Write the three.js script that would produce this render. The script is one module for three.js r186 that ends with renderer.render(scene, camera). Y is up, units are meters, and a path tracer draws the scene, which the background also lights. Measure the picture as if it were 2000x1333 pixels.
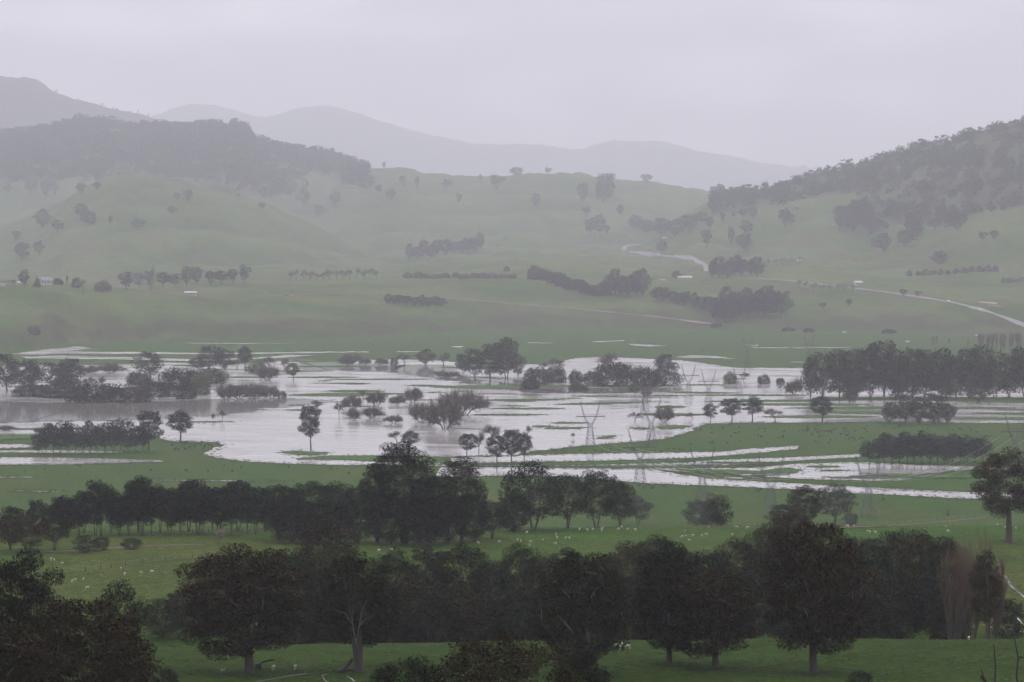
import * as THREE from 'three';
import { mergeGeometries } from 'three/addons/utils/BufferGeometryUtils.js';
import { MarchingCubes } from 'three/addons/objects/MarchingCubes.js';
import { createNoise2D } from 'simplex-noise';

// ---------------------------------------------------------------- camera, sky, sun, exposure
const scene = new THREE.Scene();
const FOCAL = 5200, EYE = 165, HORIZON = 487, CX = 1000, CY = 666.5;       // focal length and picture rows in pixels of a 2000 px wide frame
const PITCH = Math.atan((CY - HORIZON) / FOCAL);
const camera = new THREE.PerspectiveCamera(2 * Math.atan(CY / FOCAL) * 180 / Math.PI, 2000 / 1333, 1, 60000);
camera.position.set(0, EYE, 0);
camera.rotation.x = -PITCH;
camera.updateMatrixWorld();

function rng(seed) { let s = seed | 0; return () => { s = (s + 0x6d2b79f5) | 0; let t = Math.imul(s ^ (s >>> 15), 1 | s); t = (t + Math.imul(t ^ (t >>> 7), 61 | t)) ^ t; return ((t ^ (t >>> 14)) >>> 0) / 4294967296; }; }
const noiseA = createNoise2D(rng(11)), noiseB = createNoise2D(rng(29));
const fbm = (x, y, o = 4, n = noiseA) => { let a = 0.5, s = 0, f = 1; for (let i = 0; i < o; i++) { s += a * n(x * f, y * f); f *= 2.03; a *= 0.5; } return s; };
const clamp = (x, a, b) => Math.min(b, Math.max(a, x));
const smooth = (a, b, x) => { const t = clamp((x - a) / (b - a), 0, 1); return t * t * (3 - 2 * t); };
const lerp = (a, b, t) => a + (b - a) * t;

// overcast sky: brighter towards the zenith, with soft unbroken cloud
const SKY = 3.12;
{
  const W = 1024, H = 512, data = new Float32Array(W * H * 4);
  for (let j = 0; j < H; j++) {
    const el = ((j + 0.5) / H - 0.5) * Math.PI, s = Math.max(0, Math.sin(el));
    for (let i = 0; i < W; i++) {
      const az = (i + 0.5) / W * Math.PI * 2, c = Math.cos(el);
      const x = Math.cos(az) * c, z = Math.sin(az) * c;
      const band = fbm(x * 9 + 3, z * 9 + s * 60, 4) * 1.1 + fbm(x * 3.2, z * 3.2 + s * 14 + 7, 3, noiseB) * 0.7;
      const l = SKY * (0.77 + 2.23 * s) / 3 * Math.max(0.45, 1 + band * (1 - 0.6 * s));
      const k = (j * W + i) * 4;
      data[k] = l * 1.045; data[k + 1] = l * 1.0; data[k + 2] = l * 1.07; data[k + 3] = 1;
    }
  }
  const sky = new THREE.DataTexture(data, W, H, THREE.RGBAFormat, THREE.FloatType);
  sky.mapping = THREE.EquirectangularReflectionMapping; sky.magFilter = THREE.LinearFilter; sky.needsUpdate = true;
  scene.background = sky; scene.environment = sky;
}
const sun = new THREE.DirectionalLight(0xfff6ec, 0.5);
sun.position.set(300, 900, -250); sun.target.position.set(0, 0, -900);
sun.castShadow = true; sun.shadow.radius = 60; sun.shadow.mapSize.set(2048, 2048);
Object.assign(sun.shadow.camera, { left: -900, right: 900, top: 900, bottom: -900, near: 1, far: 3000 });
scene.add(sun, sun.target);
scene.fog = new THREE.FogExp2(new THREE.Color().setRGB(0.905, 0.94, 1.0), 0.000064);

const renderer = new THREE.WebGLRenderer({ antialias: true });
renderer.toneMapping = THREE.LinearToneMapping;
renderer.toneMappingExposure = 1.0;
renderer.shadowMap.enabled = true;

// ---------------------------------------------------------------- helpers
const counts = {};
const numbered = (n) => { const c = counts[n] = (counts[n] ?? -1) + 1; return c ? `${n}_${String(c).padStart(3, '0')}` : n; };
const rgb = (r, g, b) => new THREE.Color().setRGB(r, g, b);
const mat = (r, g, b, rough = 0.9, extra = {}) => new THREE.MeshStandardMaterial({ color: rgb(r, g, b), roughness: rough, ...extra });
function mesh(name, geo, m, parent) { const o = new THREE.Mesh(geo, m); o.name = parent === scene ? numbered(name) : name; o.castShadow = o.receiveShadow = true; parent.add(o); return o; }
function thing(name, label, category, group, pos, turn = 0) {
  const g = new THREE.Group(); g.name = numbered(name); g.userData = { label, category }; if (group) g.userData.group = group;
  g.position.copy(pos); g.rotation.y = turn; scene.add(g); return g;
}
function structure(name, geo, m) { const o = mesh(name, geo, m, scene); o.userData.kind = 'structure'; return o; }
const ORD = 'first second third fourth fifth sixth seventh eighth ninth tenth eleventh twelfth thirteenth fourteenth fifteenth sixteenth seventeenth eighteenth nineteenth twentieth'.split(' ');
const ord = (i) => i < 20 ? ORD[i] : i < 29 ? 'twenty-' + ORD[i - 20] : i === 29 ? 'thirtieth' : 'thirty-' + ORD[i - 30];

// monotone cubic through control points
function curve(pts) {
  const n = pts.length, x = pts.map((p) => p[0]), y = pts.map((p) => p[1]), m = new Array(n).fill(0), s = [];
  for (let i = 0; i < n - 1; i++) s.push((y[i + 1] - y[i]) / (x[i + 1] - x[i]));
  for (let i = 1; i < n - 1; i++) m[i] = s[i - 1] * s[i] <= 0 ? 0 : 2 * s[i - 1] * s[i] / (s[i - 1] + s[i]);
  m[0] = s[0]; m[n - 1] = s[n - 2];
  return (t) => {
    if (t <= x[0]) return y[0]; if (t >= x[n - 1]) return y[n - 1];
    let i = 0; while (t > x[i + 1]) i++;
    const h = x[i + 1] - x[i], k = (t - x[i]) / h, k2 = k * k, k3 = k2 * k;
    return (2 * k3 - 3 * k2 + 1) * y[i] + (k3 - 2 * k2 + k) * h * m[i] + (3 * k2 - 2 * k3) * y[i + 1] + (k3 - k2) * h * m[i + 1];
  };
}

// ---------------------------------------------------------------- the land: heights in metres over the flood plain
const nearDrop = curve([[0, 1.7], [40, 12], [100, 27], [200, 46], [300, 58.5], [380, 66.5], [430, 70.3], [455, 72.2], [500, 76], [545, 80.2], [590, 90], [640, 93], [700, 92.5], [800, 95], [920, 99.8], [1000, 104.2], [1060, 113], [1200, 129], [1400, 149], [1560, 163.5], [1640, 165], [2000, 165]]);
const elevation = (v, d) => EYE - Math.tan(PITCH + Math.atan((v - CY) / FOCAL)) * d;
// each range of hills: its crest (picture column, row, distance) and where its foot lies
function hill(crest, foot, sharp, back) {
  const h = curve(crest.map(([u, v, d]) => [u, elevation(v, d)])), dc = curve(crest.map(([u, , d]) => [u, d])), db = curve(foot);
  return (u, d) => {
    const a = dc(u), b = db(u) + 260 * noiseA(u / 150, sharp * 9.7), t = (d - b) / (a - b), e = h(u);
    if (t <= 0) return -1e3;
    if (t > 1) return e - e * 1.1 * Math.min(1, ((d - a) / back) ** 2);
    return e * (sharp * t + (1 - sharp) * t * t * (3 - 2 * t)) - (1 - smooth(0, 0.12, t)) * 60;
  };
}
const plainEdge = curve([[-900, 4300], [-200, 4150], [0, 4280], [150, 4640], [300, 4780], [600, 4850], [800, 5150], [1000, 5450], [1300, 5520], [1500, 5420], [1800, 5350], [2000, 5300], [2900, 5200]]);
const bench = curve([[-900, 5200, 540], [0, 5150, 553], [120, 5180, 557], [200, 5230, 566], [300, 5330, 573], [450, 5430, 578], [600, 5520, 581], [800, 5950, 566], [1000, 6350, 545], [1300, 6150, 560], [1500, 6250, 545], [1800, 6050, 560], [2000, 5950, 570], [2900, 5900, 560]].map(([u, d, v]) => [u, elevation(v, d)]));
const benchAt = curve([[-900, 5200], [0, 5150], [120, 5180], [200, 5230], [300, 5330], [450, 5430], [600, 5520], [800, 5950], [1000, 6350], [1300, 6150], [1500, 6250], [1800, 6050], [2000, 5950], [2900, 5900]]);
const L = (pts, d) => pts.map(([u, v, dd]) => [u, v, dd ?? d]);
const hills = [
  hill(L([[-900, 500], [-200, 480], [0, 446], [20, 440], [120, 396], [200, 353], [250, 339], [300, 345], [370, 362], [430, 368], [500, 391], [560, 418], [640, 456], [700, 487], [780, 522], [900, 565]], 9600), [[0, 6300], [2000, 6300]], 0.45, 1700),
  hill(L([[-900, 300], [-300, 285], [0, 270], [100, 257], [190, 244], [260, 256], [330, 256], [400, 251], [465, 254], [495, 275], [560, 296], [640, 311], [720, 338], [800, 380], [900, 440], [1050, 520]], 14000), [[0, 8600], [2000, 8600]], 0.6, 2400),
  hill(L([[400, 520], [500, 460], [560, 425], [620, 382], [690, 334], [760, 332], [850, 341], [940, 346], [1000, 344], [1060, 341], [1130, 339], [1190, 352], [1260, 358], [1330, 368], [1390, 381], [1450, 402], [1550, 440], [1650, 480], [1800, 530]], 12900), [[0, 7400], [1000, 7600], [2000, 7400]], 0.6, 2400),
  hill([[1100, 545, 9700], [1230, 492, 9800], [1300, 445, 9800], [1390, 402, 9800], [1460, 384, 9750], [1530, 366, 9700], [1600, 351, 9650], [1680, 328, 9600], [1760, 306, 9500], [1830, 288, 9450], [1900, 268, 9400], [1960, 254, 9350], [2000, 242, 9300], [2200, 190, 9200], [2900, 150, 9200]], [[0, 6300], [1500, 6500], [2000, 6200]], 0.65, 2000),
  hill([[1600, 560, 7900], [1700, 515, 7850], [1800, 458, 7800], [1880, 428, 7750], [1940, 416, 7700], [2000, 410, 7700], [2200, 385, 7700], [2900, 380, 7700]], [[0, 5750], [3000, 5750]], 0.5, 900),
  hill(L([[-900, 120], [-200, 138], [0, 150], [60, 154], [120, 186], [200, 206], [300, 228], [400, 262], [520, 300], [700, 360], [900, 440]], 21500), [[0, 16900], [2000, 16900]], 0.7, 4000),
  hill(L([[-900, 250], [200, 262], [300, 226], [390, 202], [450, 212], [520, 229], [600, 208], [640, 207], [700, 222], [780, 247], [880, 272], [960, 282], [1050, 282], [1120, 292], [1200, 275], [1290, 277], [1350, 292], [1440, 307], [1500, 320], [1560, 328], [1650, 350], [1800, 390], [2900, 420]], 38000), [[0, 29000], [2000, 29000]], 0.7, 5000),
];
const LIM = 0.42;
function polar(x, z) {
  const r = Math.hypot(x, z), az = Math.atan2(x, -z), c = clamp(az, -LIM, LIM);
  return [CX + FOCAL * Math.tan(c) + FOCAL * 0.35 * (az - c), r * Math.cos(c), az];
}
function land(x, z) {
  const [u, d, az] = polar(x, z);
  let h;
  if (d < 2000) {
    h = EYE - nearDrop(d + 22 * noiseA(x / 260, z / 400) * smooth(40, 90, Math.abs(d - 545)) * smooth(200, 400, d) * (1 - smooth(900, 1000, d)));
    h += (u - 1000) / 1000 * 2.2 * smooth(300, 500, d) * (1 - smooth(620, 700, d)) * (u > 1000 ? 0.15 : 1.1);
    h += fbm(x / 90, z / 90, 3) * 1.1 * smooth(60, 200, d) * (1 - smooth(1300, 1600, d));
  } else {
    h = fbm(x / 160, z / 160, 2) * 0.04;
    const e = plainEdge(u) + 60 * noiseA(u / 90, 3.3), b = benchAt(u), hb = bench(u);
    if (d > e) {
      const t = (d - e) / (b - e);
      let k = t < 1 ? hb * (0.55 * t + 0.45 * Math.sin(t * Math.PI / 2)) : hb + (d - b) * (u < 300 ? -0.01 : 0.022) * Math.min(1, (u + 600) / 600);
      k += fbm(x / 300, z / 300, 3) * 9 * smooth(0, 0.5, t);
      h = Math.max(h, k);
    }
    if (d > 5400) {
      for (const f of hills) {
        const k = f(u, d);
        if (k > -500) { const g = 11; h = h > k + 60 ? h : k > h + 60 ? k : g * Math.log(Math.exp(h / g - 60) + Math.exp(k / g - 60)) + 60 * g; }
      }
      h += (fbm(x / 520, z / 520, 4, noiseB) * 26 - Math.abs(fbm(x / 400 + 4, z / 900, 3)) * 34 + 9) * smooth(6000, 8200, d) + fbm(x / 110, z / 110, 2, noiseB) * 4.5 * smooth(6000, 8000, d);
    }
    h = Math.max(h, -2);
  }
  return h;
}
// a sight line through a picture point, followed to the land
const dirOf = (u, v) => new THREE.Vector3((u - CX) / FOCAL, -(v - CY) / FOCAL, -1).applyEuler(camera.rotation);
function spot(u, v, from = 250) {
  const q = dirOf(u, v), at = (t) => EYE + q.y * t - land(q.x * t, q.z * t);
  let a = from, b = from;
  while (b < 40000 && at(b) > 0) { a = b; b *= 1.006; }
  for (let i = 0; i < 24; i++) { const m = (a + b) / 2; if (at(m) > 0) a = m; else b = m; }
  return new THREE.Vector3(q.x * b, land(q.x * b, q.z * b), q.z * b);
}
const flat = (u, v, y = 0) => { const q = dirOf(u, v), t = (EYE - y) / -q.y; return new THREE.Vector3(q.x * t, y, q.z * t); };
const project = (p) => { const q = p.clone().sub(camera.position).applyQuaternion(camera.quaternion.clone().invert()); return [CX - q.x / q.z * FOCAL, CY + q.y / q.z * FOCAL, -q.z]; };
function inside(poly, x, y) { let c = false; for (let i = 0, j = poly.length - 1; i < poly.length; j = i++) { const [a, b] = poly[i], [p, q] = poly[j]; if ((b > y) !== (q > y) && x < (p - a) * (y - b) / (q - b) + a) c = !c; } return c; }

// wooded parts of the hills, as seen in the picture
const WOODS = [
  [[-400, 240], [0, 250], [190, 225], [330, 235], [470, 235], [500, 262], [600, 285], [715, 322], [725, 362], [640, 345], [540, 320], [450, 298], [470, 312], [560, 345], [600, 372], [520, 386], [430, 366], [330, 352], [300, 342], [250, 335], [190, 347], [100, 352], [0, 355], [-400, 380]],
  [[1390, 370], [1460, 360], [1530, 342], [1600, 325], [1680, 300], [1760, 275], [1830, 260], [1900, 240], [1960, 230], [2000, 215], [2400, 150], [2400, 380], [2000, 402], [1930, 412], [1860, 432], [1800, 444], [1740, 434], [1700, 456], [1640, 455], [1640, 415], [1700, 392], [1780, 377], [1850, 358], [1780, 362], [1700, 374], [1600, 386], [1500, 396], [1440, 412], [1390, 420]],
];
const wooded = (u, v, d) => d > 16800 ? true : WOODS.some((w) => inside(w, u, v));

// ---------------------------------------------------------------- ground sheet
{
  const cols = [], rows = [];
  for (let a = -Math.PI; a < -0.34; a += 0.045) cols.push(a);
  for (let u = -780; u <= 2780; u += u > -60 && u < 2060 ? 5 : 20) cols.push(Math.atan((u - CX) / FOCAL));
  for (let a = 0.36; a < Math.PI; a += 0.045) cols.push(a);
  cols.push(Math.PI);
  for (let d = 0.5; d < 380; d += 10) rows.push(d);
  for (let d = 380; d < 1700; d += 6 + (d - 380) * 0.012) rows.push(d);
  for (let d = 1700; d < 4200; d += 45) rows.push(d);
  for (let d = 4200; d < 9000; d += 24) rows.push(d);
  for (let d = 9000; d < 14800; d += 40) rows.push(d);
  for (let d = 14800; d < 45000; d += 260) rows.push(d);
  const R = rows.length, C = cols.length, pos = new Float32Array(R * C * 3), col = new Float32Array(R * C * 3), uv = new Float32Array(R * C * 2), idx = [];
  const green = [0.056, 0.118, 0.021], lush = [0.046, 0.122, 0.017], olive = [0.096, 0.112, 0.026], pale = [0.15, 0.2, 0.07], reed = [0.066, 0.066, 0.04], wood = [0.045, 0.045, 0.038], tan = [0.13, 0.112, 0.066], hazeOffset = [0.024, 0.054, 0.004];
  const mix = (o, c, t) => { for (let k = 0; k < 3; k++) o[k] = lerp(o[k], c[k], t); };
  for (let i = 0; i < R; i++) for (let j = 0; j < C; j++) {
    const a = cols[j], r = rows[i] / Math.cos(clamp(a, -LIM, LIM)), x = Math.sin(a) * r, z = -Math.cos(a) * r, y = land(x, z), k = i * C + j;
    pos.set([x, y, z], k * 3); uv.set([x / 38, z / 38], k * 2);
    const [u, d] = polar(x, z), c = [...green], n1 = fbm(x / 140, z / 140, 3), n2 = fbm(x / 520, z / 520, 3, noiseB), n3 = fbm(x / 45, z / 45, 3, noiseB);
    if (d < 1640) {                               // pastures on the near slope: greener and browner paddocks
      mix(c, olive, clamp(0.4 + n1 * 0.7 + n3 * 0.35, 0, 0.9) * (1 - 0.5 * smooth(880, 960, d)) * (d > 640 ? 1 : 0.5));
      mix(c, lush, clamp(0.4 + n2, 0, 1) * (d > 900 || d < 640 ? 0.7 : 0.1)); if (d < 640) mix(c, hazeOffset, clamp(0.72 + n3 * 0.6, 0, 1));  // near paddock grass darkened and cut in blue to offset the haze over it
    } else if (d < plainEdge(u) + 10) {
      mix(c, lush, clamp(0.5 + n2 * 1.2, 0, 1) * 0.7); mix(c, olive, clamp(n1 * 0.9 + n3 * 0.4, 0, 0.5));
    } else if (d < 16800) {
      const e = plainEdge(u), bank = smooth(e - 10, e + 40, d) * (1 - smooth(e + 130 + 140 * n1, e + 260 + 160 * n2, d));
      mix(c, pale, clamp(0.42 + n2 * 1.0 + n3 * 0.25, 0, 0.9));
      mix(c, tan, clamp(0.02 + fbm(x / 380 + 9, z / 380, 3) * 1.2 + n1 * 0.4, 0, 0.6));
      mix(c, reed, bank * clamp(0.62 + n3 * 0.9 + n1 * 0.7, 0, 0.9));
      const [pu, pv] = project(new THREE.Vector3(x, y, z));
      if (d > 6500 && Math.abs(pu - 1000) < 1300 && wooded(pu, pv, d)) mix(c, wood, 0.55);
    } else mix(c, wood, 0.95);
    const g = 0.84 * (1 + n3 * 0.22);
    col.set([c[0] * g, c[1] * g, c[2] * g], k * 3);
    if (i && j) idx.push(k - C - 1, k - C, k - 1, k - C, k, k - 1);
  }
  const g = new THREE.BufferGeometry();
  g.setAttribute('position', new THREE.BufferAttribute(pos, 3)); g.setAttribute('color', new THREE.BufferAttribute(col, 3)); g.setAttribute('uv', new THREE.BufferAttribute(uv, 2));
  g.setIndex(idx); g.computeVertexNormals();
  const N = 512, tex = new Uint8Array(N * N * 4), rr = rng(5);
  for (let y = 0; y < N; y++) for (let x = 0; x < N; x++) {      // tussocky sward, tileable
    const a = x / N * Math.PI * 2, b = y / N * Math.PI * 2;
    let v = 0; for (const [f, w] of [[1.6, 0.14], [4, 0.18], [10, 0.2]]) v += w * noiseA(Math.cos(a) * f + Math.sin(b) * f * 0.9 + f, Math.sin(a) * f + Math.cos(b) * f * 1.1);
    v = clamp(0.74 + v + (rr() - 0.5) * 0.3, 0, 1);
    const dry = clamp(noiseB(Math.cos(a) * 3 + 7, Math.sin(a) * 3 + Math.cos(b) * 3) * 0.5 + 0.2 * noiseB(Math.cos(b) * 9, Math.sin(b) * 9 + Math.sin(a) * 9), 0, 0.5);
    tex.set([v * 255, v * (1 - 0.22 * dry) * 255, v * 245, 255], (y * N + x) * 4);
  }
  const map = new THREE.DataTexture(tex, N, N); map.wrapS = map.wrapT = THREE.RepeatWrapping; map.magFilter = THREE.LinearFilter; map.colorSpace = THREE.SRGBColorSpace; map.needsUpdate = true;
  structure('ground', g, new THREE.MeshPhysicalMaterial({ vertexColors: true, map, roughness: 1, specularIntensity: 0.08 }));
}
console.log('ground');

// ---------------------------------------------------------------- flood water and grass islands
const EDGES = [];
function outline(pts, y, ju, jv, seed) {         // picture outline to world, with a ragged water line
  const out = [];
  for (let i = 0; i < pts.length; i++) {
    const [a, b] = pts[i], [c, d] = pts[(i + 1) % pts.length], n = Math.max(1, Math.round(Math.hypot(c - a, (d - b) * 4) / 7));
    for (let k = 0; k < n; k++) {
      const t = k / n, u = lerp(a, c, t), v = lerp(b, d, t);
      const uu = u + ju * fbm(u / 23 + seed, v / 2.2, 3), vv = v + jv * fbm(u / 31, v / 3 + seed * 1.7, 3, noiseB);
      const p = flat(uu, vv, y); out.push(new THREE.Vector2(p.x, -p.z)); EDGES.push([p.x, p.z]);
    }
  }
  return out;
}
const sheet = (pts, y, ju, jv, seed) => { const g = new THREE.ShapeGeometry(new THREE.Shape(outline(pts, y, ju, jv, seed))); g.rotateX(-Math.PI / 2); g.translate(0, y, 0); const p = g.attributes.position, uv = g.attributes.uv; for (let i = 0; i < p.count; i++) uv.setXY(i, p.getX(i) / 900, p.getZ(i) / 900); return g; };
const mound = (pts, y, ju, jv, seed) => { const g = new THREE.ExtrudeGeometry(new THREE.Shape(outline(pts, y, ju, jv, seed)), { depth: 0.25, bevelEnabled: false }); g.rotateX(-Math.PI / 2); g.translate(0, y - 0.25, 0); const p = g.attributes.position, uv = g.attributes.uv; for (let i = 0; i < p.count; i++) uv.setXY(i, p.getX(i) / 38, p.getZ(i) / 38); return g; };
const sliver = (u0, u1, v, h, tilt = 0) => { const pts = [], n = 10; for (let i = 0; i <= n; i++) { const t = i / n; pts.push([lerp(u0, u1, t), v + tilt * (t - 0.5) - h / 2 * Math.pow(Math.sin(Math.PI * t), 0.6)]); } for (let i = n - 1; i > 0; i--) { const t = i / n; pts.push([lerp(u0, u1, t), v + tilt * (t - 0.5) + h / 2 * Math.pow(Math.sin(Math.PI * t), 0.8)]); } return pts; };
let waterMat, calmMat, islandMat;
{
  const N = 1024, ro = new Uint8Array(N * N * 4);
  for (let y = 0; y < N; y++) for (let x = 0; x < N; x++) {      // wind lanes: calm and ruffled water
    const a = x / N * Math.PI * 2, b = y / N * Math.PI * 2;
    let v = 0; for (const [f, w] of [[0.9, 0.5], [2.1, 0.35], [5, 0.2], [12, 0.1]]) v += w * noiseB(Math.cos(a) * f + Math.cos(b) * f * 2.3 + 5 * f, Math.sin(a) * f + Math.sin(b) * f * 2.3);
    const r = clamp(0.17 + v * 0.17, 0.05, 0.34);
    ro.set([0, r * 255, 0, 255], (y * N + x) * 4);
  }
  const rm = new THREE.DataTexture(ro, N, N); rm.wrapS = rm.wrapT = THREE.RepeatWrapping; rm.magFilter = THREE.LinearFilter; rm.needsUpdate = true;
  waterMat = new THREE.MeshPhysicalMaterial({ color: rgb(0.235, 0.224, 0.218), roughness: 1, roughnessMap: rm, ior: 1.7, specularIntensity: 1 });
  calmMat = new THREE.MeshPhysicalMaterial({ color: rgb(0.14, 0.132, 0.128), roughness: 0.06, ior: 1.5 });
  const im = new Uint8Array(256 * 256 * 4), rr = rng(8);
  for (let i = 0; i < 65536; i++) { const x = i % 256, y = i >> 8, v = clamp(0.75 + 0.25 * noiseA(x / 40, y / 40) + (rr() - 0.5) * 0.3, 0, 1); im.set([v * 66, v * 96, v * 44, 255], i * 4); }
  const it = new THREE.DataTexture(im, 256, 256); it.wrapS = it.wrapT = THREE.MirroredRepeatWrapping; it.magFilter = THREE.LinearFilter; it.colorSpace = THREE.SRGBColorSpace; it.needsUpdate = true;
  islandMat = new THREE.MeshPhysicalMaterial({ map: it, roughness: 1, specularIntensity: 0.08 });
}
const WATER = [
  [[-160, 712], [60, 714], [200, 713], [330, 708], [450, 712], [540, 706], [640, 707], [760, 701], [870, 704], [900, 712], [1000, 712], [1080, 712], [1108, 704], [1130, 699], [1200, 698], [1330, 704], [1440, 719], [1565, 719], [1640, 735], [1720, 755], [2160, 758], [2160, 829], [1880, 826], [1760, 824], [1560, 826], [1440, 826], [1372, 829], [1340, 846], [1290, 859], [1200, 866], [1100, 875], [1040, 882], [1000, 890], [960, 891], [860, 893], [860, 906], [700, 909], [620, 908], [560, 906], [480, 902], [420, 894], [396, 886], [432, 872], [425, 864], [330, 862], [300, 851], [65, 850], [0, 850], [-160, 851]],
  [[-160, 868], [40, 868], [75, 871], [60, 874], [0, 877], [-160, 878]],
  [[-160, 881], [60, 880], [180, 881], [290, 884], [150, 885], [0, 884], [-160, 885]],
  [[-160, 893], [90, 894], [200, 896], [312, 899], [320, 902], [220, 905], [120, 908], [0, 908], [-160, 907]],
  [[300, 938], [430, 938.6], [560, 941], [430, 939.8], [300, 938.8]], [[-160, 931.5], [60, 932.2], [66, 933], [-160, 933.5]], [[30, 958.6], [110, 960.4], [112, 961.2], [34, 959.4]],
  [[880, 895], [1050, 889], [1180, 886], [1320, 884.5], [1400, 883], [1480, 876], [1562, 871], [1556, 877], [1480, 885], [1380, 893], [1280, 897], [1200, 900], [1000, 903], [880, 906]],
  [[700, 908], [1000, 908], [1240, 904], [1500, 905], [1400, 910], [1100, 910], [880, 911]],
  [[1310, 908], [1370, 901], [1420, 898], [1540, 894], [1680, 887.5], [1684, 893], [1540, 901], [1450, 906], [1370, 911]],
  [[1250, 912], [1330, 915], [1470, 914], [1512, 911], [1560, 906], [1690, 903], [1790, 909], [1950, 913], [2160, 914], [2160, 917], [1900, 918], [1800, 926], [1780, 936], [1720, 939], [1640, 938], [1540, 935], [1480, 930], [1400, 925], [1300, 920]],
  [[860, 914], [1050, 913], [1180, 916], [1270, 915], [1330, 928], [1420, 938], [1520, 943], [1640, 950], [1760, 956], [1890, 962], [1990, 965], [2160, 968], [2160, 978], [1880, 974], [1780, 969], [1640, 962], [1530, 955], [1420, 950], [1300, 946], [1240, 943], [1180, 936], [1100, 930], [940, 930], [850, 932]],
  [[1415, 933], [1450, 933.5], [1448, 935], [1415, 935]],
  [[20, 692], [80, 684], [150, 677], [185, 681], [130, 686], [260, 688], [420, 690], [600, 687.5], [720, 687], [720, 688.4], [600, 690], [420, 692.5], [260, 692], [120, 691], [60, 694]],
  [[40, 697], [120, 695], [270, 698.5], [380, 702], [500, 699], [560, 693.5], [612, 694.5], [560, 699], [470, 703], [380, 706], [250, 703], [120, 701], [50, 700]],
  [[1224, 671.5], [1260, 673.5], [1303, 676], [1270, 677.5], [1235, 675]], [[1150, 667], [1220, 665], [1215, 667], [1170, 669]], [[880, 677], [905, 676], [900, 679], [882, 679]],
  [[1318, 698], [1352, 694], [1400, 696], [1440, 702], [1380, 699], [1340, 700]], [[1450, 672], [1482, 674], [1478, 676], [1455, 674.5]], [[1470, 679], [1660, 678.5], [1660, 680], [1470, 680.3]], [[1545, 706.5], [1572, 707], [1570, 708.5], [1545, 708.5]],
  [[360, 669.5], [470, 670.5], [590, 671], [470, 672], [370, 671]], [[1745, 690], [1780, 689], [1776, 693], [1748, 693]], [[1930, 718], [1966, 719], [1960, 726], [1932, 724]], [[775, 686.5], [840, 687], [838, 688.5], [775, 688]], [[1030, 669], [1080, 669.8], [1080, 671], [1030, 670.5]],
];
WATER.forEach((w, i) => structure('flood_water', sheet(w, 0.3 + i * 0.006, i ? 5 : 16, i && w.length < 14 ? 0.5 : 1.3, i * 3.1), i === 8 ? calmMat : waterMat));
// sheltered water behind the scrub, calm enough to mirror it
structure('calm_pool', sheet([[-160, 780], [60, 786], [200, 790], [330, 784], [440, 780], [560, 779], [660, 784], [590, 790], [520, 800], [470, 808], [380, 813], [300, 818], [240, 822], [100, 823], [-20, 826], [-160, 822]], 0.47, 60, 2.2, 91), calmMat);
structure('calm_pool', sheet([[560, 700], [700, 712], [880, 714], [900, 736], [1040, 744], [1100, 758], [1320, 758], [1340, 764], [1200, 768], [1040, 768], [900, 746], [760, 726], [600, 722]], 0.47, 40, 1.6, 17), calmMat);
const ISLES = [
  sliver(560, 760, 771, 6, -2), sliver(640, 745, 764, 4), sliver(842, 1090, 757, 7, 2), sliver(560, 700, 737, 2.5), sliver(640, 830, 741, 2), sliver(640, 720, 749, 2), sliver(795, 850, 753, 2), sliver(700, 800, 769, 2),
  sliver(950, 1110, 781, 3.4, -1), sliver(1085, 1260, 788, 3.4, -4), sliver(960, 1105, 798, 3), sliver(925, 1065, 810, 2.6), sliver(1075, 1150, 826, 2.6), sliver(1042, 1080, 833, 2.4), sliver(1062, 1150, 836, 3.2, -2), [[1165, 857], [1178, 852], [1198, 850], [1202, 852.5], [1190, 856]], sliver(1236, 1270, 837, 3), [[1282, 834], [1300, 831], [1340, 831], [1352, 833], [1330, 837], [1290, 839]],
  sliver(1275, 1340, 795, 5), sliver(1250, 1382, 810, 4), sliver(1300, 1440, 767, 3, 1.5), sliver(1340, 1580, 772, 2.6), sliver(1380, 1480, 784, 2.6), sliver(1440, 1600, 783, 3.4), sliver(1330, 1420, 752, 2), sliver(1420, 1700, 790, 4),
  [[548, 883], [575, 881], [640, 884], [620, 889], [575, 888]], [[575, 896], [640, 890], [740, 890], [860, 892], [862, 903], [760, 902], [660, 898]],
  [[1560, 784], [1700, 781], [1980, 787], [2160, 785], [2160, 778], [1900, 776], [1600, 776]], sliver(1540, 1980, 797, 5), sliver(1580, 1860, 806, 5, 2), sliver(1490, 1720, 814, 5), sliver(1900, 2160, 808, 4, 2), sliver(1860, 2160, 818, 5, 2), sliver(1950, 2160, 801, 2),
  sliver(560, 690, 706, 3), sliver(330, 430, 714, 3), sliver(480, 650, 725, 2.4), sliver(860, 1010, 718, 5), sliver(560, 720, 716, 3), [[-160, 858], [-160, 851], [60, 849], [70, 856], [20, 858]],
  sliver(0, 120, 838, 2), sliver(330, 450, 824, 1.6), sliver(390, 540, 737, 2.4), sliver(1050, 1330, 754, 3), sliver(880, 1100, 906.5, 2.6), sliver(1060, 1500, 912, 3.4, -3), [[1000, 906], [1200, 902], [1350, 897], [1330, 901], [1200, 906], [1060, 908]],
  [[1310, 916], [1400, 917], [1480, 920], [1540, 913], [1565, 918], [1555, 924], [1500, 925], [1440, 926], [1360, 923]], sliver(1330, 1445, 920, 2, 2), sliver(1575, 1640, 911.5, 4), sliver(1600, 1660, 919, 1.6), sliver(1615, 1790, 933, 2, 1), sliver(1690, 1960, 930, 6, 3), sliver(1380, 1500, 903.5, 2),
];
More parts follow.
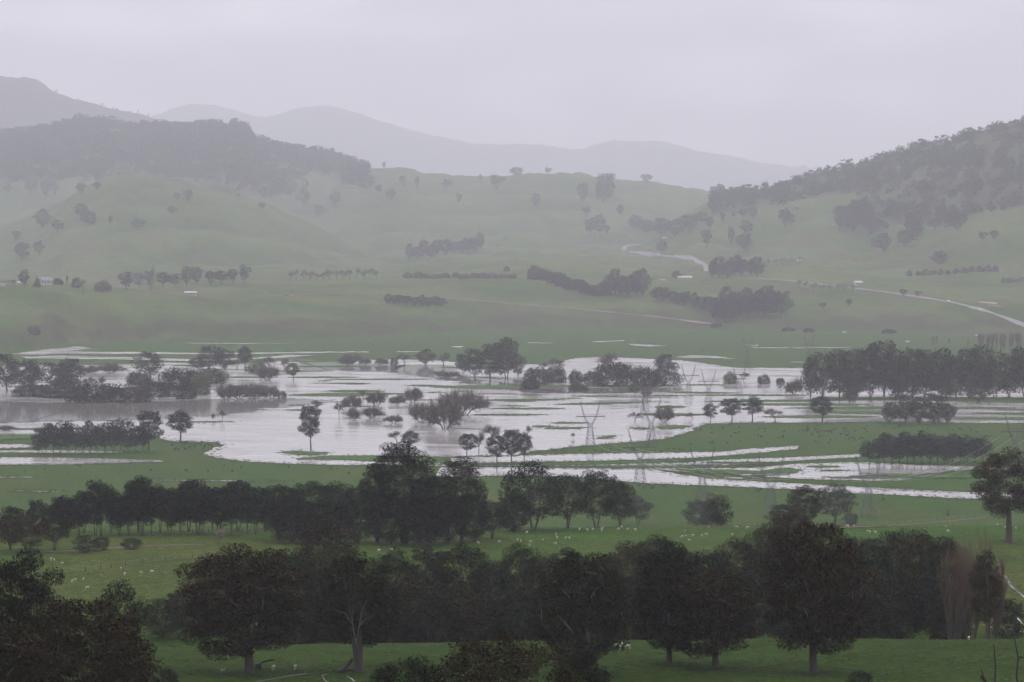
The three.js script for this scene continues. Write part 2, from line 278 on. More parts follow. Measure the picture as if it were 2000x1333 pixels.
ISLES.forEach((w, i) => structure('grass_island', mound(w, 0.62 + (i % 7) * 0.006, 9, 0.7, 40 + i * 2.3), islandMat));
{                                                // faint grass bars just breaking the surface
  const r = rng(77);
  for (let i = 0; i < 26; i++) { const u = 560 + r() * 880, v = 736 + r() * 70, w = 16 + r() * 60; structure('grass_island', mound(sliver(u, u + w, v, 0.7 + r() * 0.7), 0.5 + (i % 5) * 0.006, 9, 0.4, 200 + i), islandMat); }
}
console.log('water');
// ---------------------------------------------------------------- grass tufts: along the ragged water line and over the near pastures
{
  const r = rng(321), pos = [], V3 = THREE.Vector3;
  for (let i = 0; i < 7; i++) { const a = r() * 6.283, q = r() * 0.5, x = Math.cos(a) * q, z = Math.sin(a) * q, w = 0.1 + r() * 0.12, t = (r() - 0.5) * 0.5, b = r() * 6.283; pos.push(x - Math.cos(b) * w, -0.05, z - Math.sin(b) * w, x + Math.cos(b) * w, -0.05, z + Math.sin(b) * w, x + t, 0.6 + r() * 0.4, z + (r() - 0.5) * 0.5); }
  const g = new THREE.BufferGeometry(); g.setAttribute('position', new THREE.Float32BufferAttribute(pos, 3));
  const m = new THREE.Matrix4(), qn = new THREE.Quaternion(), up = new V3(0, 1, 0);
  const tufts = (name, label, list, mt) => { const im = new THREE.InstancedMesh(g, mt, list.length); list.forEach(([x, y, z, w, h], i) => im.setMatrixAt(i, m.compose(new V3(x, y, z), qn.setFromAxisAngle(up, r() * 6.283), new V3(w, h, w)))); im.name = name; im.castShadow = im.receiveShadow = true; im.userData = { kind: 'stuff', label, category: 'grass' }; scene.add(im); };
  const grassy = (a, b, c) => new THREE.MeshPhysicalMaterial({ color: rgb(a, b, c), roughness: 1, specularIntensity: 0.08 });
  const fringe = []; for (const [x, z] of EDGES) for (let k = 0; k < 5; k++) fringe.push([x + (r() - 0.5) * 16, 0.3, z + (r() - 0.5) * 26, 1.2 + r() * 2.2, 0.25 + r() * 0.5]);
  tufts('shore_grass', 'half-drowned grass tufts along the flood margins', fringe, grassy(0.055, 0.075, 0.03));
  const near = []; for (let i = 0; i < 26000; i++) { const d = i < 13000 ? 385 + r() * 185 : 640 + r() * 380, x = (r() - 0.5) * 0.42 * d, z = -d; if (noiseA(x / 17, z / 17) + r() < 0.75) continue; near.push([x, land(x, z), z, 0.35 + r() * 0.6, 0.1 + r() * 0.16]); }
  tufts('pasture_tussocks', 'grass tussocks over the near pastures', near, grassy(0.06, 0.085, 0.022));
}
// ---------------------------------------------------------------- roads, tracks, creeks draped on the land
function ribbon(name, pts, width, m, lift = 0.35, near = 250) {
  const line = new THREE.CatmullRomCurve3(pts.map(([u, v]) => new THREE.Vector3(u, v, 0))), nn = Math.ceil(line.getLength() / 9), c = new THREE.CatmullRomCurve3(Array.from({ length: nn + 1 }, (_, i) => { const q = line.getPointAt(i / nn); return spot(q.x, q.y, near); })), n = nn * 4, pos = [], uv = [], idx = [], up = new THREE.Vector3(0, 1, 0), t = new THREE.Vector3();
  for (let i = 0; i <= n; i++) {
    const p = c.getPoint(i / n); c.getTangent(i / n, t); t.y = 0; t.normalize(); const s = t.clone().cross(up);
    for (const k of [-1, -0.33, 0.33, 1]) { const q = p.clone().addScaledVector(s, k * width / 2 * (1 + 0.12 * noiseA(i * 0.3, k))); pos.push(q.x, Math.max(land(q.x, q.z), 0.05) + lift, q.z); uv.push(k, i / 4); }
    if (i) for (let k = 0; k < 3; k++) { const a = (i - 1) * 4 + k, b = i * 4 + k; idx.push(a, a + 1, b, a + 1, b + 1, b); }
  }
  const g = new THREE.BufferGeometry(); g.setAttribute('position', new THREE.Float32BufferAttribute(pos, 3)); g.setAttribute('uv', new THREE.Float32BufferAttribute(uv, 2)); g.setIndex(idx); g.computeVertexNormals();
  return structure(name, g, m);
}
const dull = (r, g, b) => new THREE.MeshPhysicalMaterial({ color: rgb(r, g, b), roughness: 0.9, specularIntensity: 0.2 });
const roadMat = dull(0.15, 0.14, 0.148), dirtMat = dull(0.1, 0.077, 0.068), trackMat = dull(0.15, 0.137, 0.132), mudMat = dull(0.085, 0.06, 0.045);
ribbon('road', [[1480, 545], [1560, 551], [1620, 558], [1700, 568], [1780, 579], [1860, 592], [1920, 607], [1980, 628], [2060, 662]], 15, roadMat, 1.2, 4800);
ribbon('road', [[1385, 531], [1372, 516], [1356, 507], [1300, 501], [1250, 495], [1220, 489], [1219, 484], [1250, 478]], 16, roadMat, 1.4, 5600);
ribbon('track', [[540, 579], [620, 576], [700, 575], [760, 577], [880, 584], [1000, 594], [1120, 604], [1240, 616], [1330, 626], [1395, 634]], 13, dirtMat, 1.2, 4700);
ribbon('track', [[1330, 627], [1372, 633], [1396, 634]], 9, trackMat, 1.8, 4700);
ribbon('track', [[1480, 646], [1600, 651], [1700, 653], [1800, 654], [1910, 656]], 12, dirtMat, 0.9, 4400);
ribbon('track', [[1590, 651], [1700, 653.5], [1800, 654.5], [1920, 657]], 5, trackMat, 1.3, 4400);
ribbon('track', [[60, 1080], [140, 1077], [200, 1073], [300, 1067], [420, 1064]], 3.2, mudMat, 0.15, 640);
ribbon('track', [[1270, 1029], [1340, 1031], [1450, 1031], [1540, 1032], [1660, 1031], [1750, 1027], [1840, 1020], [1930, 1011]], 3.6, mudMat, 0.18, 640);
ribbon('creek', [[1938, 1104], [1950, 1118], [1965, 1128], [1972, 1142], [1986, 1155], [2010, 1172], [2050, 1185]], 0.9, calmMat, 0.12, 640);
ribbon('creek', [[1945, 1110], [1958, 1104], [1972, 1098]], 0.5, calmMat, 0.16, 640);
ribbon('creek', [[1930, 1226], [1960, 1229], [2000, 1236], [2050, 1243]], 0.5, calmMat, 0.12, 640);
ribbon('creek', [[1985, 1206], [2000, 1222], [2030, 1240]], 0.5, calmMat, 0.16, 640);
ribbon('puddle', [[500, 1333], [545, 1325], [575, 1320], [600, 1317]], 0.22, waterMat, 0.06, 380);
ribbon('puddle', [[628, 1322], [634, 1319], [642, 1318]], 0.14, waterMat, 0.06, 380);
ribbon('puddle', [[630, 1324], [634, 1330], [642, 1335]], 0.14, waterMat, 0.09, 380);
ribbon('puddle', [[676, 1321], [686, 1327], [694, 1334]], 0.2, waterMat, 0.06, 380);
const earthMat = dull(0.24, 0.16, 0.09);
ribbon('bare_earth', [[1912, 591], [1930, 592], [1948, 594]], 16, earthMat, 0.8, 4800);
ribbon('bare_earth', [[1930, 597], [1945, 598], [1956, 599]], 11, earthMat, 0.8, 4800);
console.log('roads');
// ---------------------------------------------------------------- trees
const V = (x, y, z) => new THREE.Vector3(x, y, z);
function Soup() {
  const pos = [], col = [], nor = [];
  return {
    tri(a, b, c, k) { pos.push(a.x, a.y, a.z, b.x, b.y, b.z, c.x, c.y, c.z); for (let i = 0; i < 3; i++) col.push(k, k, k); },
    leaf(p, a, b, s, w, c) { pos.push(p.x + a.x * s, p.y + a.y * s, p.z + a.z * s, p.x - a.x * s * 0.7 + b.x * w, p.y - a.y * s * 0.7 + b.y * w, p.z - a.z * s * 0.7 + b.z * w, p.x - a.x * s * 0.7 - b.x * w, p.y - a.y * s * 0.7 - b.y * w, p.z - a.z * s * 0.7 - b.z * w); for (let i = 0; i < 3; i++) col.push(c[0], c[1], c[2]); },
    tuft(p, a, b, s, w, c, n) { const f = a.clone().cross(b), k = f.dot(n) > 0 ? -1 : 1; this.leaf(p, a, b.clone().multiplyScalar(k), s, w, c); for (let i = 0; i < 3; i++) nor.push(n.x, n.y, n.z); },
    tube(pts, r0, r1, n = 5) {
      const rings = pts.map((p, i) => {
        const t = (pts[Math.min(i + 1, pts.length - 1)].clone().sub(pts[Math.max(i - 1, 0)])).normalize(), a = Math.abs(t.y) < 0.9 ? V(0, 1, 0) : V(1, 0, 0), s = t.clone().cross(a).normalize(), q = s.clone().cross(t), r = lerp(r0, r1, i / (pts.length - 1));
        return Array.from({ length: n }, (_, k) => p.clone().addScaledVector(s, Math.cos(k / n * 6.283) * r).addScaledVector(q, Math.sin(k / n * 6.283) * r));
      });
      for (let i = 1; i < rings.length; i++) for (let k = 0; k < n; k++) { const a = rings[i - 1][k], b = rings[i - 1][(k + 1) % n], c = rings[i][k], d = rings[i][(k + 1) % n]; this.tri(a, b, c, 1); this.tri(b, d, c, 1); }
      const e = rings[rings.length - 1]; for (let k = 2; k < n; k++) this.tri(e[0], e[k - 1], e[k], 1);
    },
    geo(color) { const g = new THREE.BufferGeometry(); g.setAttribute('position', new THREE.Float32BufferAttribute(pos, 3)); if (color) g.setAttribute('color', new THREE.Float32BufferAttribute(col, 3)); if (nor.length === pos.length) g.setAttribute('normal', new THREE.Float32BufferAttribute(nor, 3)); return g; },
    get n() { return pos.length / 9; },
  };
}
const unit = (r) => { const z = r() * 2 - 1, a = r() * 6.283, s = Math.sqrt(1 - z * z); return V(s * Math.cos(a), z, s * Math.sin(a)); };
function bend(a, b, r, k, n = 4) { const m = a.distanceTo(b), out = []; const o = V((r() - 0.5) * k * m, (r() - 0.3) * k * m, (r() - 0.5) * k * m); for (let i = 0; i <= n; i++) { const t = i / n; out.push(a.clone().lerp(b, t).addScaledVector(o, Math.sin(t * Math.PI))); } return out; }
// one tree of height 1: clumps of leaves spread through a crown, each hung on a limb that grows from the stems
function grow(o, seed) {
  const r = rng(seed), wood = Soup(), fol = Soup(), cb = o.base, ry = (1 - cb) / 2, cy = cb + ry, lobes = Array.from({ length: 5 }, () => [r() * 6.283, 0.62 + r() * 0.62]);
  const prof = { dome: (t) => Math.pow(Math.max(0, 1 - t * t), 0.42) * (t < 0 ? 1 : 1), oval: (t) => Math.sqrt(Math.max(0, 1 - t * t)), umbrella: (t) => Math.pow(Math.max(0, 1 - t * t), 0.3) * (0.55 + 0.45 * smooth(-1, 0.4, t)), cone: (t) => (1 - t) / 2 * 0.9 + 0.1, column: (t) => Math.pow(Math.max(0, 1 - t * t), 0.2) }[o.shape];
  // stems
  const stems = [], ns = o.stems ?? 1;
  for (let i = 0; i < ns; i++) {
    const a = i / ns * 6.283 + r() * 2, sp = ns > 1 ? o.spread ?? 0.06 : 0, top = V(Math.cos(a) * sp * 2.2 + (o.lean ?? 0), lerp(cb, 1, o.trunkTo ?? 0.55) * (0.9 + 0.15 * r()), Math.sin(a) * sp * 2.2);
    const path = bend(V(Math.cos(a) * sp * 0.25, -0.02, Math.sin(a) * sp * 0.25), top, r, 0.07, 7);
    wood.tube([path[0].clone().add(V(0, 0, 0)), ...path.slice(1)], o.trunk / Math.sqrt(ns) * 1.15, o.trunk / Math.sqrt(ns) * 0.35, 7);
    stems.push(path);
  }
  const nodes = stems.flatMap((s) => s.slice(2));
  // clumps
  const clumps = []; let tries = 0;
  while (clumps.length < o.clumps && tries++ < o.clumps * 40) {
    const t = r() * 2 - 1, a = r() * 6.283, lob = lobes.reduce((m, [b, k]) => m + (k - 1) * Math.max(0, Math.cos(a - b)) ** 3, 1), R = o.rx * prof(t) * lob, q = Math.sqrt(lerp(o.hollow ?? 0.2, 1, r()));
    if (r() > 0.25 + 0.75 * prof(t)) continue;
    const p = V(Math.cos(a) * R * q + (o.lean ?? 0), cy + t * ry * (0.93 - o.clump * 0.3), Math.sin(a) * R * q), cr = o.clump * (0.65 + 0.7 * r());
    if (clumps.some((c) => c.p.distanceTo(p) < (c.r + cr) * (o.pack ?? 0.55))) continue;
    clumps.push({ p, r: cr });
  }
  clumps.sort((a, b) => a.p.distanceTo(V(0, cb, 0)) - b.p.distanceTo(V(0, cb, 0)));
  for (const c of clumps) {
    let best = null, bd = 1e9;
    for (const n of nodes) { const d = n.distanceTo(c.p) + Math.max(0, n.y - c.p.y) * 1.2; if (d < bd) { bd = d; best = n; } }
    const path = bend(best, c.p, r, 0.16, o.lod > 1 ? 4 : 2), w = o.trunk * clamp(bd * 1.1, 0.08, 0.42);
    if (o.lod > 0) wood.tube(path, w, w * 0.3, o.lod > 1 ? 5 : 3);
    nodes.push(...path.slice(1));
    const tone = 0.85 + r() * 0.3, warm = (r() - 0.5) * 0.22;
    const n = Math.round(o.leaves / o.clumps * (c.r / o.clump) ** 2);
    for (let i = 0; i < n; i++) {
      const d = unit(r), q = Math.pow(r(), 0.3), p = V(c.p.x + d.x * c.r * q, c.p.y + d.y * c.r * q * (o.flat ?? 0.75), c.p.z + d.z * c.r * q);
      if (p.y < 0.012) continue;
      let a = unit(r); if (o.droop) a = a.multiplyScalar(0.8).add(V(0, -o.droop, 0)).normalize();
      const b = a.clone().cross(unit(r)).normalize(), s = o.leaf * (0.6 + 0.8 * r()), k = tone * (0.88 + 0.24 * r());
      const nn = d.clone().multiplyScalar(0.8).add(V(p.x / o.rx * 0.3, (p.y - cy) / ry * 0.25, p.z / o.rx * 0.3)).addScaledVector(unit(r), 0.3).normalize();
      fol.tuft(p, a, b, s, s * (o.slim ?? 0.5), [k * (1 + warm), k, k * (1 - warm * 0.6)], nn);
    }
  }
  return { trunk: wood.geo(false), crown: fol.geo(true), rx: o.rx };
}
// a leafless tree: limbs that fork upward into a haze of fine twigs
function bareTree(o, seed) {
  const r = rng(seed), wood = Soup(), tw = Soup();
  const limb = (p, d, len, rad, lvl) => {
    const e = p.clone().addScaledVector(d, len), path = bend(p, e, r, 0.12, lvl > 1 ? 3 : 2);
    if (lvl > 0) wood.tube(path, rad, rad * 0.55, lvl > 1 ? 5 : 3);
    if (lvl <= (o.low ?? 1)) for (let i = 0; i < o.twigs; i++) { const a = d.clone().addScaledVector(unit(r), o.spreadTwig ?? 0.75).add(V(0, o.up ?? 0.25, 0)).normalize(), b = a.clone().cross(unit(r)).normalize(), s = len * (0.6 + r() * 0.8), q = path[r() * 3 | 0], k = 0.75 + r() * 0.5; tw.leaf(q.clone().addScaledVector(a, s * 0.7), a, b, s, o.fine, [k, k, k]); }
    if (lvl === 0) return;
    const n = o.forks + (r() < 0.4 ? 1 : 0);
    for (let i = 0; i < n; i++) limb(path[path.length - 1 - (r() < 0.35 ? 1 : 0)], d.clone().addScaledVector(unit(r), o.open).add(V(0, o.up ?? 0.25, 0)).normalize(), len * (0.62 + r() * 0.22), rad * 0.58, lvl - 1);
  };
  const ns = o.stems ?? 1;
  for (let i = 0; i < ns; i++) { const a = i / ns * 6.283 + r(), k = ns > 1 ? o.splay ?? 0.6 : 0.05; limb(V(Math.cos(a) * 0.03 * (ns > 1), -0.02, Math.sin(a) * 0.03 * (ns > 1)), V(Math.cos(a) * k, 1, Math.sin(a) * k).normalize(), o.first * (0.8 + 0.4 * r()), o.trunk, o.levels); }
  const g1 = wood.geo(false), g2 = tw.geo(true);
  const P = g2.attributes.position.array, ys = [], rs = []; for (let i = 0; i < P.length; i += 3) { ys.push(P[i + 1]); rs.push(Math.hypot(P[i], P[i + 2])); }
  ys.sort((a, b) => a - b); rs.sort((a, b) => a - b); const k = 1 / ys[ys.length * 0.98 | 0];
  g1.scale(k, k, k); g2.scale(k, k, k);
  return { trunk: g1, crown: g2, rx: rs[rs.length * 0.82 | 0] * k };
}
const NEAR = 2, MID = 1, FAR = 0;
const KINDS = {
  // spreading red gums, near
  gum: { f: grow, n: 4, o: { lod: NEAR, base: 0.1, rx: 0.4, shape: 'dome', clumps: 76, clump: 0.105, leaves: 31000, leaf: 0.0108, slim: 0.42, droop: 0.5, flat: 0.6, trunk: 0.03, trunkTo: 0.4, stems: 1, hollow: 0.1, pack: 0.6 } },
  solo: { f: grow, n: 1, o: { lod: NEAR, base: 0.3, rx: 0.46, shape: 'dome', clumps: 80, clump: 0.1, leaves: 26000, leaf: 0.0095, slim: 0.45, droop: 0.3, flat: 0.65, trunk: 0.042, trunkTo: 0.35, stems: 1, hollow: 0.1, pack: 0.55 } },
  tall: { f: grow, n: 3, o: { lod: NEAR, base: 0.2, rx: 0.27, shape: 'oval', clumps: 85, clump: 0.068, leaves: 19000, leaf: 0.0088, slim: 0.45, droop: 0.4, trunk: 0.024, trunkTo: 0.75, stems: 2, spread: 0.05, hollow: 0.1, pack: 0.52 } },
  wall: { f: grow, n: 3, o: { lod: NEAR, base: 0.04, rx: 0.34, shape: 'oval', clumps: 75, clump: 0.11, leaves: 20000, leaf: 0.0112, flat: 0.65, slim: 0.45, droop: 0.4, trunk: 0.024, trunkTo: 0.6, stems: 2, spread: 0.05, hollow: 0.3, pack: 0.5 } },
  belt: { f: grow, n: 6, o: { lod: MID, base: 0.2, rx: 0.25, shape: 'oval', clumps: 40, clump: 0.1, leaves: 5600, leaf: 0.0155, slim: 0.5, droop: 0.3, trunk: 0.014, trunkTo: 0.7, stems: 2, spread: 0.04, hollow: 0.25, pack: 0.4 } },
  oak: { f: grow, n: 4, o: { lod: MID, base: 0.17, rx: 0.42, shape: 'dome', clumps: 60, clump: 0.11, leaves: 9000, leaf: 0.0145, slim: 0.5, droop: 0.3, trunk: 0.022, trunkTo: 0.45, stems: 2, spread: 0.05, hollow: 0.15, pack: 0.5 } },
  nearbush: { f: grow, n: 3, o: { lod: MID, base: 0.1, rx: 0.5, shape: 'dome', clumps: 110, clump: 0.1, leaves: 30000, leaf: 0.0108, slim: 0.4, droop: -0.2, trunk: 0.02, trunkTo: 0.4, stems: 3, spread: 0.08, hollow: 0.2, pack: 0.45 } },
  bush: { f: grow, n: 3, o: { lod: MID, base: 0.0, rx: 0.5, shape: 'dome', clumps: 60, clump: 0.14, leaves: 6000, leaf: 0.02, slim: 0.45, droop: -0.3, trunk: 0.02, trunkTo: 0.4, stems: 3, spread: 0.08, hollow: 0.2, pack: 0.4 } },
  cypress: { f: grow, n: 2, o: { lod: MID, base: 0.0, rx: 0.3, shape: 'cone', clumps: 70, clump: 0.1, leaves: 4200, leaf: 0.022, slim: 0.35, droop: -0.8, trunk: 0.02, trunkTo: 0.7, stems: 1, hollow: 0.2, pack: 0.35 } },
  lone: { f: grow, n: 2, o: { lod: MID, base: 0.3, rx: 0.29, shape: 'oval', clumps: 46, clump: 0.085, leaves: 5000, leaf: 0.0165, slim: 0.5, droop: 0.4, trunk: 0.018, trunkTo: 0.5, stems: 1, hollow: 0.1, pack: 0.48 } },
  slim: { f: grow, n: 6, o: { lod: FAR + 1, base: 0.17, rx: 0.22, shape: 'oval', clumps: 26, clump: 0.12, leaves: 1500, leaf: 0.028, slim: 0.5, droop: 0.2, trunk: 0.014, trunkTo: 0.7, stems: 1, hollow: 0.2, pack: 0.4 } },
  grove: { f: grow, n: 5, o: { lod: FAR + 1, base: 0.12, rx: 0.4, shape: 'dome', clumps: 44, clump: 0.135, leaves: 3000, leaf: 0.027, slim: 0.5, droop: 0.2, trunk: 0.022, trunkTo: 0.5, stems: 2, spread: 0.06, hollow: 0.15, pack: 0.4 } },
  scrub: { f: grow, n: 4, o: { lod: FAR, base: -0.3, rx: 1.15, shape: 'dome', clumps: 80, clump: 0.25, leaves: 4200, leaf: 0.055, slim: 0.45, droop: -0.3, trunk: 0.02, trunkTo: 0.4, stems: 2, hollow: 0.2, pack: 0.38 } },
  hilltree: { f: grow, n: 5, o: { lod: FAR + 1, base: 0.22, rx: 0.36, shape: 'umbrella', clumps: 20, clump: 0.16, leaves: 800, leaf: 0.042, slim: 0.55, trunk: 0.022, trunkTo: 0.5, stems: 1, hollow: 0.15, pack: 0.42 } },
  forest: { f: grow, n: 2, o: { lod: FAR, base: 0.05, rx: 0.42, shape: 'dome', clumps: 14, clump: 0.17, leaves: 150, leaf: 0.085, slim: 0.55, trunk: 0.022, trunkTo: 0.5, stems: 1, hollow: 0.15, pack: 0.4 } },
  willow: { f: bareTree, n: 5, o: { stems: 9, splay: 1.0, first: 0.17, trunk: 0.009, levels: 3, forks: 3, open: 0.8, up: 0.2, twigs: 5, fine: 0.0062, spreadTwig: 1.0, low: 2 } },
  bare: { f: bareTree, n: 3, o: { stems: 1, first: 0.22, trunk: 0.022, levels: 4, forks: 3, open: 0.7, up: 0.18, twigs: 4, fine: 0.005, spreadTwig: 0.8, low: 1 } },
  twiggy: { f: bareTree, n: 3, o: { stems: 6, splay: 0.22, first: 0.4, trunk: 0.016, levels: 3, forks: 2, open: 0.26, up: 0.6, twigs: 9, fine: 0.0034, low: 2, spreadTwig: 0.45 } },
  spar: { f: bareTree, n: 3, o: { stems: 1, first: 0.5, trunk: 0.016, levels: 3, forks: 4, open: 0.18, up: 0.8, twigs: 8, fine: 0.008, spreadTwig: 0.25 } },
};
const protoCache = {};
const proto = (k, i) => { const d = KINDS[k], v = i % d.n, key = k + v; return protoCache[key] ??= d.f(d.o, 1000 + v * 77 + k.length * 13 + k.charCodeAt(1)); };
const leafMat = (r, g, b) => new THREE.MeshPhysicalMaterial({ color: rgb(r, g, b), vertexColors: true, roughness: 0.9, specularIntensity: 0.15 });
const LEAF = { gum: leafMat(0.034, 0.038, 0.017), brown: leafMat(0.054, 0.04, 0.02), dark: leafMat(0.026, 0.031, 0.019), grey: leafMat(0.035, 0.044, 0.031), willow: leafMat(0.16, 0.19, 0.07), twig: leafMat(0.078, 0.067, 0.06), red: leafMat(0.095, 0.066, 0.05), plum: leafMat(0.17, 0.14, 0.135) };
const BARK = mat(0.05, 0.043, 0.037), PALEBARK = mat(0.17, 0.155, 0.135), TWIGBARK = mat(0.07, 0.06, 0.055), DEADBARK = mat(0.028, 0.022, 0.02);
const KINDNAME = { gum: 'gum_tree', solo: 'gum_tree', tall: 'gum_tree', wall: 'gum_tree', belt: 'shelterbelt_tree', oak: 'gum_tree', bush: 'bush', cypress: 'cypress_bush', nearbush: 'bush', lone: 'gum_tree', slim: 'plantation_tree', grove: 'gum_tree', scrub: 'scrub_bush', hilltree: 'hillside_tree', willow: 'bare_willow', bare: 'bare_tree', twiggy: 'bare_poplar', spar: 'poplar_tree' };
let planted = 0;
function plant(kind, p, h, wide, label, group, opt = {}) {
  const v = opt.v ?? planted++, pr = proto(kind, v), r = rng(v * 31 + 7);
  const bareKind = KINDS[kind].f === bareTree, leaf = LEAF[opt.leaf ?? (bareKind ? 'twig' : 'gum')];
  const bushy = /bush|scrub|cypress/.test(kind);
  const t = thing(opt.name ?? KINDNAME[kind], label, bushy ? 'bush' : 'tree', group, p.clone().add(V(0, -0.02 * h * 0.2, 0)), opt.turn ?? r() * 6.283);
  mesh('trunk', pr.trunk, opt.bark ?? (bareKind ? TWIGBARK : BARK), t); mesh('crown', pr.crown, leaf, t);
  if (kind === 'scrub') { h *= 1.25; wide *= 1.3; }
  const s = wide ? wide / 2 / (pr.rx * 1.08) : h;
  t.scale.set(clamp(s, h * 0.4, h * 2.6), h, clamp(s, h * 0.4, h * 1.6));
  return t;
}
// by its foot: column, row of foot, row of top, width in picture pixels
function tree(kind, [u, vb, vt, w], label, group, opt = {}) { const p = spot(u, vb, opt.from ?? 250), d = project(p)[2]; return plant(kind, p, (vb - vt) * d / FOCAL, w * d / FOCAL, label, group, opt); }
// by its distance, when the foot is hidden: column, row of top, width, metres away
function treeAt(kind, [u, vt, w, d], label, group, opt = {}) { const q = dirOf(u, vt), t = d / -q.z, x = q.x * t, z = q.z * t, y = land(x, z); return plant(kind, V(x, y, z), EYE + q.y * t - y, w * d / FOCAL, label, group, opt); }

// trees standing on the near paddock
tree('gum', [1590, 1314, 1015, 232], 'broad gum with hanging skirts and a stout pale trunk on the near paddock', null, { leaf: 'brown', v: 0, from: 380 });
tree('gum', [1398, 1306, 1112, 190], 'small spreading gum with low twisted branches beside the broad skirted gum', null, { leaf: 'brown', v: 1, from: 380 });
tree('gum', [1308, 1296, 1062, 172], 'dark gum with a single straight trunk above three grazing sheep', null, { leaf: 'dark', v: 2, from: 380 });
tree('gum', [1150, 1318, 1070, 215], 'tall gum with pale forking trunk rising behind the near bushes', null, { v: 3, from: 380, bark: mat(0.085, 0.075, 0.065) });
tree('tall', [704, 1314, 1075, 180], 'gum with leaning dark trunk beside the fallen log', null, { v: 1, from: 380, turn: 0.4 });
tree('gum', [487, 1316, 1058, 265], 'large domed brown-green gum with thick trunk beside the stump', null, { leaf: 'brown', v: 1, from: 380 });
// near crowns at the bottom edge
const NEARCROWNS = [
  ['gum', [40, 1076, 200, 395], 'open-branched dark gum at the left edge of the view', 'dark', 2], ['gum', [165, 1168, 270, 360], 'wide brown-tinged gum crown in the bottom left corner', 'brown', 0], ['oak', [238, 1131, 118, 470], 'dark round-headed gum rising behind the bottom left crowns', 'dark', 1],
  ['gum', [30, 1205, 240, 330], 'reddish low gum crown at the very bottom left', 'brown', 3], ['oak', [240, 1222, 150, 345], 'brown gum crown spilling toward the small paddock bush', 'brown', 2],
  ['bush', [325, 1303, 52, 428], 'small dark bush at the bottom edge beside the domed gum', 'dark', 0], ['bush', [1686, 1312, 70, 415], 'small rounded bush at the bottom edge of the open paddock', 'dark', 1],
  ['nearbush', [985, 1236, 330, 300], 'broad brown-green bush crown at the bottom centre', 'brown', 0], ['nearbush', [810, 1283, 220, 300], 'low leafy bush crown at the bottom near the leaning gum', 'dark', 2], ['nearbush', [1130, 1272, 160, 310], 'dark bush crown under the pale forking trunk', 'dark', 1],
];
for (const [k, a, l, leaf, v] of NEARCROWNS) treeAt(k, a, l, null, { leaf, v });
// the dark belt in the gully behind the paddock
const GULLY = [[318, 1168, 80, 640], [360, 1150, 110, 655], [560, 1070, 150, 640], [640, 1014, 135, 690], [610, 1085, 140, 625], [770, 1074, 120, 640], [835, 1066, 120, 655], [905, 1058, 130, 640], [960, 1090, 120, 620], [1012, 1064, 110, 660], [1060, 1082, 110, 630], [1110, 1070, 120, 650], [1180, 1084, 110, 640], [1235, 1056, 120, 660], [1285, 1047, 130, 670], [1335, 1066, 110, 640], [1388, 1072, 120, 640], [1440, 1052, 130, 660], [1500, 1018, 110, 690], [1555, 1000, 130, 680], [1640, 1040, 130, 650], [1700, 1048, 120, 650], [1752, 1031, 100, 670], [1795, 1036, 120, 660], [1840, 1044, 110, 650],
  [430, 1090, 150, 650], [500, 1110, 150, 640], [700, 1120, 140, 620], [800, 1130, 140, 615], [880, 1140, 150, 610], [1130, 1140, 140, 612], [1260, 1120, 140, 615], [1360, 1130, 140, 612], [1460, 1110, 150, 615], [1660, 1110, 150, 612], [1760, 1110, 150, 612], [1830, 1120, 140, 612], [1860, 1150, 110, 600], [1710, 1165, 140, 598], [1600, 1150, 150, 598], [1530, 1160, 150, 598], [1420, 1165, 140, 598], [1310, 1160, 150, 598], [1215, 1150, 150, 598], [1090, 1160, 140, 598], [1010, 1150, 150, 598], [940, 1165, 140, 598], [845, 1160, 140, 598], [750, 1160, 140, 600], [650, 1150, 150, 600], [575, 1160, 140, 600]];
const shades = ['gum', 'brown', 'dark', 'gum', 'grey'];
GULLY.sort((a, b) => a[0] - b[0]).forEach((a, i) => treeAt(i % 5 === 3 ? 'tall' : 'wall', a, `dark gum in the gully belt behind the near paddock, ${ord(i)} from the left`, 'gully belt trees', { leaf: a[0] === 640 || a[0] === 1555 ? 'brown' : shades[i * 3 % 5], v: i }));
// bare poplars and a dead tree at the right of the belt
[[1866, 1064, 62, 580], [1898, 1052, 66, 584], [1944, 1088, 54, 590]].forEach((a, i) => treeAt('twiggy', a, ['reddish leafless poplar against the end of the gully belt', 'tallest reddish leafless poplar at the end of the gully belt', 'thin leafless poplar beside the white creek'][i], 'leafless poplars', { leaf: 'red', v: i, bark: DEADBARK }));
treeAt('tall', [1926, 1075, 70, 562], 'slender half-bare gum with dark trunk at the paddock edge near the creek', null, { leaf: 'brown', v: 2 });
treeAt('oak', [1968, 1168, 80, 600], 'thin-leaved low tree beside the creek at the right edge', null, { leaf: 'dark', v: 3 });
